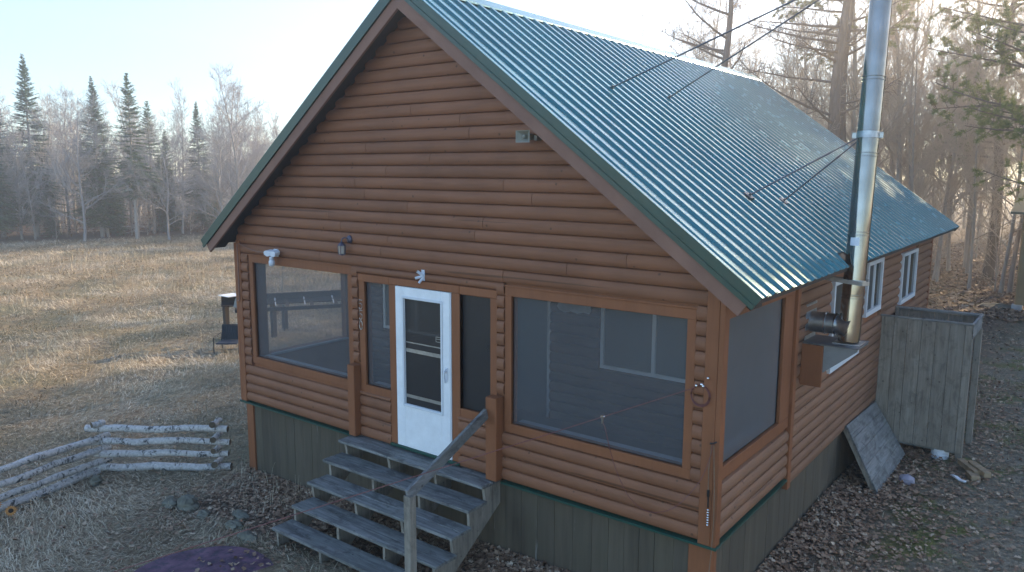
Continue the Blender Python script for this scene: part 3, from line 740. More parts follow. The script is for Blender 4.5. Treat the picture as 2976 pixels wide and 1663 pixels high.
i0 = [mb.vert((p[0], .04, p[1])) for p in q0]; i1 = [mb.vert((p[0]*.8-.01, .16, p[1])) for p in q0]; mb.face(*i0[::-1]); mb.face(*i1)
for k in range(5): mb.face(i0[k], i0[(k+1)%5], i1[(k+1)%5], i1[k])
obj('lamp_head', mb, M['greyflood'], fl2, bevel=.01)
mb = MB(); q0 = [(-.05,1.33),(-.20,1.33),(-.10,1.22),(-.05,1.19)]
i0 = [mb.vert((p[0], .07, p[1])) for p in q0]; i1 = [mb.vert((p[0], .13, p[1])) for p in q0]; mb.face(*i0[::-1]); mb.face(*i1)
for k in range(4): mb.face(i0[k], i0[(k+1)%4], i1[(k+1)%4], i1[k])
obj('mount', mb, M['black'], fl2)
lt = thing('wall_lantern', (2.46, -.05, 2.5), 'small bronze carriage lantern on the logs left of the door', 'lantern')
mb = MB(); mb.lathe((2.55,-.045,2.555), [(.052,0),(.048,-.018),(.03,-.03),(.012,-.035)], 20, 'y'); mb.tube([(2.55,-.07,2.555),(2.535,-.11,2.58),(2.52,-.14,2.57),(2.51,-.15,2.545)], .008, 8); obj('wall_mount', mb, M['bronze'], lt, smooth=40)
mb = MB(); cx, cy = 2.51, -.15
mb.lathe((cx,cy,2.475), [(.052,0),(.050,.010),(.028,.038),(.010,.048),(.006,.070)], 6)
for k in range(6):
    a = 2*math.pi*k/6; mb.tube([(cx+.044*math.cos(a), cy+.044*math.sin(a), 2.375), (cx+.049*math.cos(a), cy+.049*math.sin(a), 2.475)], .0045, 5)
mb.lathe((cx,cy,2.365), [(.02,-.012),(.047,0),(.047,.010)], 6); obj('lantern_frame', mb, M['bronze'], lt)
mb = MB(); mb.lathe((cx,cy,2.376), [(.040,0),(.044,.098)], 6); obj('lantern_glass', mb, M['lglass'], lt)
mb = MB(); mb.tube([(cx,cy,2.37),(cx,cy,2.41)], .011, 8); mb.tube([(cx,cy,2.40),(cx,cy,2.425),(cx,cy,2.445)], [.010,.018,.004], 8); obj('bulb', mb, M['vinyl'], lt)
fh = thing('flag_holder', (3.77, -.045, 2.19), 'white two-socket flagpole holder above the front door', 'flag holder')
mb = MB(); mb.box(3.815,3.865,-.052,-.042,2.135,2.265); mb.tube([(3.84,-.05,2.20),(3.805,-.11,2.25)], .017, 12); mb.tube([(3.84,-.05,2.19),(3.78,-.12,2.165)], .017, 12); mb.tube([(3.84,-.05,2.17),(3.82,-.10,2.11)], .016, 12)
obj('bracket', mb, M['white_plastic'], fh, smooth=40)
mb = MB(); mb.tube([(3.8085,-.105,2.245),(3.8035,-.112,2.252)], .012, 12); mb.tube([(3.785,-.115,2.167),(3.778,-.122,2.163)], .012, 12); obj('socket_hole', mb, M['greyflood'], fh)
hs = thing('horn_speaker', (5.46, -.05, 3.78), 'beige horn loudspeaker tucked under the right roof slope of the gable', 'loudspeaker')
mb = MB(); cx, cz = 5.42, 3.775
rings = []
for (hx, hz, y_) in ((.018,.016,-.09),(.026,.020,-.12),(.050,.036,-.17),(.082,.055,-.205),(.088,.061,-.21),(.081,.054,-.207),(.045,.032,-.175),(.022,.018,-.15)):
    rings.append([mb.vert((cx+sx*hx, y_, cz+sz*hz)) for sx, sz in ((-1,-1),(1,-1),(1,1),(-1,1))])
for a in range(len(rings)-1):
    for k in range(4): mb.face(rings[a][k], rings[a][(k+1)%4], rings[a+1][(k+1)%4], rings[a+1][k])
mb.face(*rings[0]); mb.face(*rings[-1][::-1]); obj('horn', mb, M['beige_plastic'], hs)
mb = MB(); mb.lathe((cx,-.15,cz), [(.022,0),(.020,-.03),(.018,-.044),(.006,-.050)], 16, 'y'); mb.tube([(cx,-.045,cz),(cx,-.11,cz)], .032, 14); obj('driver', mb, M['beige_plastic'], hs, smooth=40)
mb = MB(); mb.box(cx+.085,cx+.125,-.14,-.045,cz-.04,cz+.01); obj('mount', mb, M['beige_plastic'], hs, bevel=.005)

# ------------------------------------------------------------------ steps
st = thing('wooden_steps', (3.7, -.8, -1.05), 'weathered grey wooden steps with five treads below the white door', 'steps')
TR = [(-.052,.02,-.315,2.515,4.965), (-.240,-.245,-.575,2.52,4.985), (-.440,-.530,-.860,2.56,5.00), (-.640,-.800,-1.130,2.60,5.02), (-.840,-1.095,-1.395,2.56,5.02)]
for k, (z_, yb_, yf, xa, xb) in enumerate(TR):
    mb = MB(); wd = (yb_-yf); nb = 2
    for j in range(nb):
        mb.t = rnd.random(); a = yf+wd*j/nb; mb.box(xa+rnd.uniform(-.006,.006), xb+rnd.uniform(-.006,.006), a+.002, a+wd/nb-.002, z_-.038, z_-rnd.random()*.003)
    obj('tread', mb, M['grey_wood'], st, bevel=.004)
for sx in (2.60, 3.40, 4.18, 4.93):
    mb = MB(); pts = [(0.0,-.095)]
    pr = []
    for k, (z_, yb_, yf, xa, xb) in enumerate(TR):
        pr.append((yb_+(0 if k else -.01), z_-.040)); pr.append((yf+.035, z_-.040))
    pr.append((-1.355,-1.10)); pr.append((-1.12,-1.10)); pr.append((0.008,-.35))
    th = .038; i0 = [mb.vert((sx, p[0], p[1])) for p in pr]; i1 = [mb.vert((sx+th, p[0], p[1])) for p in pr]
    mb.face(*i0); mb.face(*i1[::-1])
    for k in range(len(pr)): mb.face(i0[k], i1[k], i1[(k+1)%len(pr)], i0[(k+1)%len(pr)])
    obj('stringer', mb, M['grey_wood_z'], st)
NP = V(4.985, -1.46, .26)
mb = MB(); s_ = .045; mb.box(NP.x-s_, NP.x+s_, NP.y-s_, NP.y+s_, -1.15, NP.z-.01); obj('newel_post', mb, M['grey_wood_z'], st, bevel=.005)
mb = MB(); mb.beam((NP.x-.01, NP.y-.02, NP.z-.01), (4.90, -.16, .745), .040, .125); obj('handrail', mb, M['grey_wood_y'], st, bevel=.004)

# ------------------------------------------------------------------ tie-out cable, pulley, coil, hook
cbl = thing('tie_out_cable', (7.35, -.02, 1.46), 'long red trolley cable stretched across the front of the cabin', 'cable')
A0 = V(7.33, -.05, 1.455); A1 = V(4.272, -3.999, .306); Aend = A0+(A1-A0)*1.75
Aend.z = max(Aend.z, -1.0)
mb = MB(); mb.tube([A0, A1, Aend], .0038, 6); obj('cable_line', mb, M['cable'], cbl)
mb = MB()
for k in range(3):
    rr = .085+.006*k; mb.tube([(7.372+rr*math.sin(t_*math.pi/12)+.004*k, -.062-.006*k, 1.385+rr*1.05*math.cos(t_*math.pi/12)) for t_ in range(25)], .0036, 6, cap=False)
obj('cable_coil', mb, M['cable'], cbl, smooth=60)
mb = MB()
for cx, cz in ((7.335,1.472),(7.385,1.492),(7.402,1.478)):
    mb = MB(); mb.lathe((cx,-.066,cz), [(.004,-.014),(.016,-.01),(.018,.0),(.010,.012),(.003,.014)], 8, 'x'); obj('cable_clamp', mb, M['chrome'], cbl, smooth=60)
mb = MB(); mb.lathe((7.445,-.068,1.562), [(.003,-.014),(.014,-.006),(.014,.006),(.003,.014)], 8, 'x')
obj('cable_clamp', mb, M['chrome'], cbl, smooth=60)
# pulley hanging on the line, lead drooping back to the corner hook
tpl = .33
def ray_t(t): return A0.lerp(A1, t)
PL = ray_t(.1857)
pl = thing('lead_pulley', PL, 'small chrome pulley with dark dog lead hanging from the red trolley cable', 'pulley')
mb = MB(); mb.lathe(PL, [(.003,-.016),(.016,-.014),(.012,-.004),(.012,.004),(.016,.014),(.003,.016)], 12, 'y'); mb.tube([PL+V(0,0,-.01), PL+V(0,0,-.06)], .009, 6); obj('pulley_wheel', mb, M['chrome'], pl, smooth=60)
mb = MB()
path = [Vector(p) for p in ((6.765,-.78,1.19),(6.779,-.768,1.151),(6.800,-.748,1.03),(6.823,-.727,.904),(6.850,-.70,.78),(6.884,-.67,.662),(6.918,-.637,.56),(6.956,-.604,.473),(7.003,-.56,.398),(7.051,-.516,.346),(7.105,-.467,.318),(7.156,-.418,.310),(7.215,-.365,.322),(7.27,-.312,.351),(7.322,-.265,.405),(7.372,-.218,.477),(7.41,-.182,.54),(7.45,-.146,.615),(7.487,-.11,.74),(7.515,-.085,.874),(7.52,-.09,.955))]
mb.tube(path, .0034, 6); obj('lead_cable', mb, M['cable'], pl, smooth=60)
hk = thing('hook_and_cord', (7.51, -.07, .95), 'steel hook with doubled cord and spring clip hanging on the corner post', 'hook')
mb = MB(); mb.tube([(7.49,-.05,.95),(7.50,-.09,.955),(7.545,-.10,.975),(7.56,-.085,.985)], .007, 6); obj('hook', mb, M['black'], hk)
mb = MB(); mb.tube([(7.515,-.085,.95),(7.49,-.075,.70),(7.495,-.075,.50)], .0045, 6); mb.tube([(7.535,-.088,.95),(7.555,-.075,.5),(7.56,-.072,.2),(7.55,-.07,-.1),(7.52,-.06,-.45),(7.515,-.03,-.95)], .004, 6); obj('cord', mb, M['rope'], hk, smooth=60)
mb = MB(); mb.tube([(7.495,-.075,.50),(7.495,-.075,.44)], .013, 8); mb.tube([(7.497,-.075,.44),(7.50,-.075,.33)], .007, 6); obj('stopper', mb, M['black'], hk)
mb = MB()
for k in range(7): mb.lathe((7.503,-.077,.31-.025*k), [(.004,-.010),(.013,-.005),(.013,.005),(.004,.010)], 8)
obj('spring_clip', mb, M['chrome'], hk, smooth=60)

# ------------------------------------------------------------------ outdoor shower stall
en = thing('outdoor_stall', (8.2, 6.9, -.95), 'open-topped grey board outdoor stall standing against the side wall', 'stall')
def boards_y(y, x0, x1, z0, z1, th=.022, wd=.19, n=None):
    mb = MB(); x = x0; 
    while x < x1-.02:
        b_ = min(x+wd+rnd.uniform(-.012,.012), x1); mb.t = rnd.random()*1.0
        j = rnd.uniform(-.004,.004); mb.box(x, b_-.009, y+j, y+th+j, z0+rnd.uniform(-.012,.012), z1); x = b_
    return mb
obj('front_panel', boards_y(6.335, W+.06, 8.82, -.745, 1.20), M['grey_wood_z'], en)
obj('back_panel', boards_y(7.47, W+.06, 8.80, -.70, 1.16), M['grey_wood_z'], en)
mb = MB(); mb.box(W+.045, 8.83, 6.318, 6.362, 1.205, 1.235); obj('top_rail', mb, M['grey_wood'], en, bevel=.004)
mb = MB(); mb.box(W+.045, 8.83, 7.40, 7.51, 1.175, 1.213); obj('top_rail', mb, M['grey_wood'], en, bevel=.004)
mb = MB(); mb.box(8.79, 8.828, 6.365, 7.40, 1.00, 1.215); obj('side_board', mb, M['grey_wood_y'], en, bevel=.004)
for (x, y) in ((8.78, 6.40), (8.80, 7.36)):
    mb = MB(); mb.box(x-.045, x+.045, y-.035, y+.055, -1.1, 1.0 if y > 7 else 1.18); obj('corner_post', mb, M['grey_wood_z'], en, bevel=.004)
mb = MB(); mb.box(W+.055, W+.10, 7.35, 7.46, -.9, 1.19); obj('corner_post', mb, M['grey_wood_z'], en)
mb = MB(); mb.box(W+.08, 8.74, 6.40, 7.35, -.80, -.76); obj('stall_floor', mb, M['grey_wood'], en)
# leaning planked platform
def quad_lerp(a, b, c, d, u, v): return a.lerp(b, u).lerp(d.lerp(c, u), v)
TLp, TRp, BRp, BLp = V(W+.055,4.52,-.10), V(W+.055,6.26,-.16), V(8.075,6.17,-.90), V(8.09,4.32,-.92)
lean = thing('leaning_platform', (8.0,5.3,-.92), 'weathered planked platform leaning against the skirting beside the grey stall', 'platform')
nrm = (TRp-TLp).cross(BLp-TLp).normalized(); nrm = nrm if nrm.x > 0 else -nrm
nb = 5
for j in range(nb):
    mb = MB(); mb.t = rnd.random(); v0, v1 = j/nb+.0015, (j+1)/nb-.0015
    q_ = [quad_lerp(TLp,TRp,BRp,BLp,u_,v_) for u_, v_ in ((0,v1),(1,v1),(1,v0),(0,v0))]
    mb.hexa([p for p in q_]+[p+nrm*.026 for p in q_]); obj('plank', mb, M['grey_wood_y'], lean, bevel=.003)
for u_ in (.02, .5, .96):
    mb = MB(); a = quad_lerp(TLp,TRp,BRp,BLp,u_,0)-nrm*.03; b = quad_lerp(TLp,TRp,BRp,BLp,u_,1)-nrm*.03; mb.beam(a, b, .04, .055, up=nrm); obj('batten', mb, M['grey_wood_z'], lean)
# things on the ground by the stall
for i_, (a, b, z_, wd, lb_) in enumerate((((8.83,6.22),(9.10,5.80),-.83,.10,'longest brown lumber offcut lying on the leaves by the stall post'), ((8.98,6.12),(9.23,5.73),-.80,.10,'lumber offcut with square end, rightmost of three by the stall'), ((9.0,5.86),(9.10,5.66),-.865,.12,'short lumber offcut lowest in the pile of three by the stall'))):
    mb = MB(); mb.beam((a[0],a[1],z_), (b[0],b[1],z_), wd, .075); tag(obj('lumber_offcut', mb, M['offcut'], base=(a[0],a[1],-.9), bevel=.004), lb_, 'lumber', 'lumber offcuts by the stall')
mb = MB(); c = V(8.33, 5.0, -.86)
for i in range(7):
    for j in range(12):
        th_, ph = math.pi*(.08+.84*i/6), 2*math.pi*j/12
        r_ = .095*(1+.28*mnoise.noise(V(i*.9, j*.8, 3)))
        mb.vert(c+V(r_*1.15*math.sin(th_)*math.cos(ph), r_*math.sin(th_)*math.sin(ph), r_*.85*math.cos(th_)))
for i in range(6):
    for j in range(12): mb.face(i*12+j, (i+1)*12+j, (i+1)*12+(j+1)%12, i*12+(j+1)%12)
mb.face(*range(12)); mb.face(*[72+k for k in range(12)][::-1])
tag(obj('crumpled_bag', mb, M['bag'], base=c-V(0,0,.08), smooth=35), 'crumpled lilac-grey bag on the leaves beside the leaning platform', 'bag')
mb = MB(); pts = [(8.80,5.66,-.885),(8.86,5.58,-.865),(8.92,5.52,-.88),(8.99,5.47,-.87)]
for (a, b) in zip(pts, pts[1:]): mb.beam(a, b, .045, .022)
tag(obj('white_scrap', mb, M['white_scrap'], base=(8.9,5.55,-.9)), 'bright white plastic scrap lying on the leaves near the lumber', 'scrap')
mb = MB(); mb.lathe((8.52,6.50,-.96), [(.12+.006*(k % 2), .035*k/2) for k in range(11)], 24)
tag(obj('ribbed_bucket', mb, M['white_scrap'], base=(8.52,6.50,-.96), smooth=30), 'white ribbed bucket showing under the grey stall boards', 'bucket')

# ------------------------------------------------------------------ birch rail fence
fence = thing('birch_fence', (-1.79, -1.45, -1.19), 'low zigzag fence of stacked white birch logs on the grass', 'fence')
A_, B_, C_ = V(-.36,-.33,0), V(-1.79,-1.45,0), V(-1.5,-2.87,0)
def rail(a, b, r_, seed):
    rr = random.Random(seed); N = 9; pts = []; rad = []
    for k in range(N+1):
        p = a.lerp(b, k/N); p.z += rr.uniform(-.012,.012)+.008*math.sin(k*1.1+seed); p.x += rr.uniform(-.008,.008); pts.append(p); rad.append(r_*(1.08-.2*k/N)*rr.uniform(.90,1.12))
    body = MB(); body.tube(pts, rad, 14, cap=True); body.m = [0]*len(body.m); body.m[-1] = 1; body.m[-2] = 1
    obj('rail', body, [M['birch'], M['log_end']], fence, smooth=50)
dAB = (A_-B_).normalized(); dBC = (C_-B_).normalized()
for k, z_ in enumerate((-.515, -.715, -.91, -1.125)):
    rail(B_-dAB*(.16-.03*(k % 2))+V(0,0,z_), A_+dAB*(.22-.03*((k+1) % 2))+V(0,0,z_), .053 if k < 3 else .060, k)
for k, z_ in enumerate((-.655, -.845, -1.035, -1.185)):
    a = B_-dBC*.18+V(.03,0,z_); b = C_+dBC*1.0+V(0,0,z_); 
    if k == 3: a = B_+dBC*.02+V(0,0,z_)
    rail(a, b, .048 if k < 3 else .060, 10+k)
nAB = V(-dAB.y, dAB.x, 0)
for k, z_ in enumerate((-.42, -.64, -.835, -1.04)):
    rail(A_+V(.02,-.0,z_)-nAB*.14, A_+V(.02,0,z_)+nAB*.20, .042, 20+k)
rail(B_+V(.02,0,-.43)-dBC*.10+V(.05,0,0), B_+V(.02,0,-.43)+dBC*.10+V(.03,0,0), .045, 30)

# ------------------------------------------------------------------ stones, pad, sunflowers
def stone(c, sx, sy, sz, seed, label):
    mb = MB(); n1, n2 = 12, 20; c = Vector(c)
    for i in range(n1+1):
        for j in range(n2):
            th_, ph = math.pi*i/n1, 2*math.pi*j/n2; d = V(math.sin(th_)*math.cos(ph), math.sin(th_)*math.sin(ph), math.cos(th_))
            k = 1+.55*mnoise.noise(d*1.5+V(seed*3,0,0))+.28*mnoise.noise(d*3.8+V(seed,0,5)); k = min(k, 1.12)
            mb.vert(c+V(d.x*sx*k, d.y*sy*k, d.z*sz*k))
    for i in range(n1):
        for j in range(n2): mb.face(i*n2+j, (i+1)*n2+j, (i+1)*n2+(j+1)%n2, i*n2+(j+1)%n2)
    o = obj('rock', mb, M['rock'], base=(c.x, c.y, c.z-sz*.5), smooth=40); return tag(o, label, 'rock', 'rocks along the foot of the cabin')
stone((.555,-1.33,-1.12), .17,.13,.11, 2, 'largest grey mossy rock, between the fence and the steps')
stone((.30,-1.44,-1.14), .13,.10,.08, 3, 'flat grey rock touching the left side of the largest rock')
stone((-1.35,-1.70,-1.15), .08,.08,.08, 4, 'small grey rock under the middle corner of the birch fence')
stone((1.02,-1.38,-1.13), .10,.08,.06, 5, 'small rock half sunk in leaves to the right of the largest rock')
stone((1.70,-1.35,-1.09), .14,.09,.06, 6, 'low rock at the left end of the bottom step')
stone((2.12,-1.45,-1.08), .17,.09,.07, 7, 'long rock in front of the left end of the bottom step')
stone((1.45,-1.1,-1.12), .16,.08,.06, 8, 'long mossy rock under the leaves left of the steps')
mb = MB(); prof = []
N = 60; c = V(2.62,-2.42,-1.10); i0 = []; i1 = []
for j in range(N):
    a = 2*math.pi*j/N; r_ = .835*(1+.035*mnoise.noise(V(math.cos(a)*1.5, math.sin(a)*1.5, 1)))
    i0.append(mb.vert(c+V(r_*math.cos(a), r_*math.sin(a), -.05))); i1.append(mb.vert(c+V((r_-.01)*math.cos(a), (r_-.01)*math.sin(a), .030)))
mb.face(*i1)
for j in range(N): mb.face(i0[j], i0[(j+1)%N], i1[(j+1)%N], i1[j])
tag(obj('round_pad', mb, M['pad'], base=c), 'round purple painted pad lying on the grass left of the steps', 'pad')
M['petal'] = plain('sunflower_petals', (.42,.19,.05), .6, 0, .3, .25, 30, .1); M['seed'] = plain('sunflower_centre', (.025,.018,.014), .9, 0, .2, .3, 60, .6); M['stem'] = plain('flower_stem', (.07,.09,.04), .7)
for (x, y, z_, lb_) in ((-1.06,-2.93,-1.10,'orange sunflower on the grass below the left birch logs, the right one of the pair'), (-1.20,-3.06,-1.02,'orange sunflower at the left edge of the photo, cut by the frame')):
    fo = thing('sunflower', (x,y,z_-.1), lb_, 'sunflower', 'sunflowers below the fence')
    c = V(x,y,z_); n_v = (CAM-c).normalized(); n_v = (n_v+V(0,0,.5)).normalized(); a_v = n_v.cross(V(0,0,1)).normalized(); b_v = n_v.cross(a_v)
    mb = MB()
    for k in range(16):
        an = 2*math.pi*k/16; d = a_v*math.cos(an)+b_v*math.sin(an); e = n_v.cross(d); L_ = .078+.008*math.sin(k*5)
        for off in (0,):
            p = [c+d*.025-e*.006, c+d*.05-e*.014+n_v*.006, c+d*L_, c+d*.05+e*.014+n_v*.006, c+d*.025+e*.006]; mb.poly(p)
    obj('petals', mb, M['petal'], fo)
    mb = MB(); mb.tube([c-n_v*.006, c+n_v*.008, c+n_v*.014], [.030,.030,.018], 14); obj('seed_head', mb, M['seed'], fo)
    mb = MB(); mb.tube([c-n_v*.005, c-n_v*.03+V(0,0,-.05), V(x,y,-1.2)], .005, 6); obj('stem', mb, M['stem'], fo)

# ------------------------------------------------------------------ garden rack and chair left of the cabin
rk = thing('garden_rack', (-7.6, 6.0, -1.2), 'long dark timber rack with slatted sloping top standing in the field left of the cabin', 'rack')
r0, r1 = V(-8.45,4.85,0.0), V(-6.35,8.05,0.0); dr = (r1-r0).normalized(); pr_ = V(dr.y,-dr.x,0)
mb = MB(); mb.beam(r0+V(0,0,-.02), r1+V(0,0,-.02), .05, .20); obj('top_beam', mb, M['rack'], rk)
lo0, lo1 = r0+pr_*.62+V(0,0,-.26), r1+pr_*.62+V(0,0,-.26)
mb = MB(); mb.beam(lo0+dr*.35, lo1, .05, .10); obj('lower_beam', mb, M['rack'], rk)
mb = MB(); mb.beam(r0+pr_*.12+V(0,0,-.13), r1+pr_*.12+V(0,0,-.13), .30, .03, up=(.35*pr_+V(0,0,1))); obj('slat_top', mb, M['rack'], rk)
for k in range(6):
    a = r0.lerp(r1, .1+.17*k)+V(0,0,-.1); mb = MB(); mb.beam(a, a+pr_*.62+V(0,0,-.16), .09, .05); obj('cross_slat', mb, M['rack'], rk)
for k in range(3):
    a = r0.lerp(r1, .36+.2*k)+V(0,0,-.045); mb = MB(); mb.beam(a+pr_*.1, a+pr_*.22+V(0,0,-.05), .03, .02); mb.beam(a+pr_*.34+V(0,0,-.07), a+pr_*.58+V(0,0,-.13), .03, .02); obj('white_strip', mb, M['vinyl'], rk)
for (x, y, z1) in ((-7.83,6.03,-.05), (-8.50,5.0,-.1), (-8.42,6.83,-.35), (-6.3,8.1,-.05)):
    mb = MB(); mb.box(x-.06, x+.06, y-.06, y+.06, -1.3, z1); obj('leg', mb, M['rack'], rk)
mb = MB(); mb.beam((-7.83,6.03,-.55), (-8.42,6.83,-.38), .09, .12); obj('brace', mb, M['rack'], rk)
mb = MB(); mb.box(-8.42,-7.95,4.75,5.2,.09,.11); obj('white_board', mb, M['white'], rk)
mb = MB()
for c in ((-7.70,6.15,-.06),(-7.55,6.2,-.30)): mb.lathe(c, [(.01,-.07),(.06,-.04),(.07,0),(.05,.05),(.01,.07)], 8)
obj('pale_knob', mb, M['sill'], rk, smooth=60)
cr = thing('patio_chair', (-7.15, 4.45, -1.2), 'black mesh patio chair standing on the grass behind the left corner of the cabin', 'chair')
# chair faces away, back rest towards the field corner
cx, cy, cz = -7.2, 4.25, -1.19
sd_ = V(.78,.62,0); fd_ = V(-.62,.78,0)
def cp(a, b, z_): return V(cx,cy,cz)+sd_*a+fd_*b+V(0,0,z_*.68)
mb = MB(); mb.poly([cp(-.27,.22,.42), cp(.27,.22,.42), cp(.30,.42,.92), cp(-.30,.42,.92)]); 
for k in range(9): a = -.24+.06*k; mb.tube([cp(a,.215,.43), cp(a*1.1,.415,.91)], .006, 4)
obj('backrest', mb, M['black'], cr)
M['chair_seat'] = plain('blue_black_seat', (.020,.028,.045), .7); mb = MB()
mb.hexa([cp(-.27,-.24,.38),cp(.27,-.24,.38),cp(.27,.24,.36),cp(-.27,.24,.36),cp(-.27,-.24,.43),cp(.27,-.24,.43),cp(.27,.24,.41),cp(-.27,.24,.41)]); obj('seat', mb, M['chair_seat'], cr, bevel=.01)
for s_ in (-1, 1):
    mb = MB(); mb.tube([cp(s_*.31,-.26,0), cp(s_*.32,-.22,.62), cp(s_*.32,.30,.66)], .013, 6); obj('leg', mb, M['black'], cr)
    mb = MB(); mb.tube([cp(s_*.29,.30,0), cp(s_*.28,.22,.42), cp(s_*.31,.43,.94)], .013, 6); obj('leg', mb, M['black'], cr)
mb = MB(); mb.tube([cp(-.31,.43,.94), cp(.31,.43,.94)], .013, 6); obj('top_rail', mb, M['black'], cr)
# tan shed at the right edge
sh = thing('tan_shed', (10.5, 22.6, -1.0), 'tan board shed corner at the right edge of the photo', 'shed')
M['tan'] = wood('tan_boards', (.26,.18,.085), (.38,.28,.15), (1,1,.08), .8, knots=False)
mb = MB(); x = 8.25
while x < 12.2: mb.t = rnd.random(); mb.box(x, x+.26, 22.55, 22.58, -.75, 2.2); mb.box(x+.25, x+.285, 22.52, 22.549, -.75, 2.2); x += .28
obj('wall', mb, M['tan'], sh)
mb = MB(); 
y = 22.6
while y < 25.4: mb.t = rnd.random(); mb.box(8.22, 8.25, y, y+.27, -.75, 2.2); y += .28
obj('wall', mb, M['tan'], sh)
mb = MB(); mb.hexa([(7.9,22.3,2.15),(12.5,22.3,2.15),(12.5,25.7,2.9),(7.9,25.7,2.9),(7.9,22.3,2.22),(12.5,22.3,2.22),(12.5,25.7,2.97),(7.9,25.7,2.97)]); obj('roof', mb, M['green_metal'], sh)
mb = MB(); mb.box(8.15,8.45,22.45,22.75,-1.1,-.75); mb.box(11.8,12.2,22.45,22.75,-1.1,-.75); mb.box(8.15,8.45,25.0,25.3,-1.1,-.75); obj('footing', mb, M['sill'], sh)
stone((7.75,23.0,-.95), .55,.5,.10, 12, 'flat stone slab on the leaves in front of the tan shed')

# ------------------------------------------------------------------ trees
def perp(d, rr):
    a = d.cross(V(rr.uniform(-1,1), rr.uniform(-1,1), rr.uniform(-1,1)))
    return a.normalized() if a.length > 1e-3 else V(1,0,0)
def bare_proto(name, seed, H, r0, nl, first=.22, spread=1.0, up=.5, label='', mats=('bark','twig'), group='', crook=.05, dens=1.0, cat='tree', twig_r=.006):
    rr = random.Random(seed); tr = MB(); cr_ = MB()
    N = 12; p = V(0,0,-.1); d = V(0,0,1); pts = [p.copy()]; rad = [r0*1.25]
    for k in range(N):
        d = (d+V(rr.uniform(-crook,crook), rr.uniform(-crook,crook), 0)+V(0,0,.06)).normalized(); p = p+d*(H/N); pts.append(p.copy()); rad.append(max(.012, r0*(1-(k+1)/N)**.8))
    tr.tube(pts, rad, 9)
    def at(t): 
        f = t*N; i = min(int(f), N-1); return pts[i].lerp(pts[i+1], f-i), rad[i]*(1-(f-i))+rad[i+1]*(f-i)
    def branch(p, d, L_, r_, lev):
        n = 4 if lev == 1 else (3 if lev == 2 else 2); ps = [p.copy()]; rs = [r_]; q_ = p.copy(); dd = d.copy()
        for k in range(n):
            dd = (dd+V(rr.uniform(-.22,.22), rr.uniform(-.22,.22), rr.uniform(-.10,.22)*(1 if lev < 3 else 1.2))).normalized(); q_ = q_+dd*(L_/n); ps.append(q_.copy()); rs.append(max(twig_r*.6, r_*(1-(k+1)/n*.75)))
        cr_.tube(ps, rs, 4 if lev == 1 else 3, cap=False)
        if lev >= 4 or L_ < .28: return
        m_ = {1: int(5*dens+L_*2.2*dens), 2: int(3+L_*3.0*dens), 3: int(2+L_*3.2*dens)}[lev]
        for k in range(m_):
            t_ = rr.uniform(.25,1) if lev == 1 else rr.uniform(.15,1); f = t_*n; i = min(int(f), n-1); b_ = ps[i].lerp(ps[i+1], f-i); dx = (ps[i+1]-ps[i]).normalized()
            s_ = perp(dx, rr); nd = (dx*rr.uniform(.55,1.0)+s_*rr.uniform(.5,.9)+V(0,0,.15)).normalized()
            branch(b_, nd, L_*rr.uniform(.32,.55)*(1.15-.45*t_), max(twig_r, rs[i]*.5), lev+1)
    for k in range(nl):
        t_ = first+(1-first)*(k/nl)**.85; b_, rb = at(min(t_, .98)); az = rr.uniform(0, 6.283)
        ln = H*spread*(.10+.30*(1-t_)**.7)*rr.uniform(.6,1.15); e = up*rr.uniform(.6,1.5)+.5*t_
        branch(b_, V(math.cos(az), math.sin(az), e).normalized(), ln, min(rb*.55, .05+.0*ln), 1)
    root = thing(name, (0,0,0), label, cat, group)
    for nm, mb_, mt_ in (('trunk', tr, mats[0]), ('crown', cr_, mats[1])): obj(nm, mb_, M[mt_], root, smooth=60 if nm == 'trunk' else None)
    return root
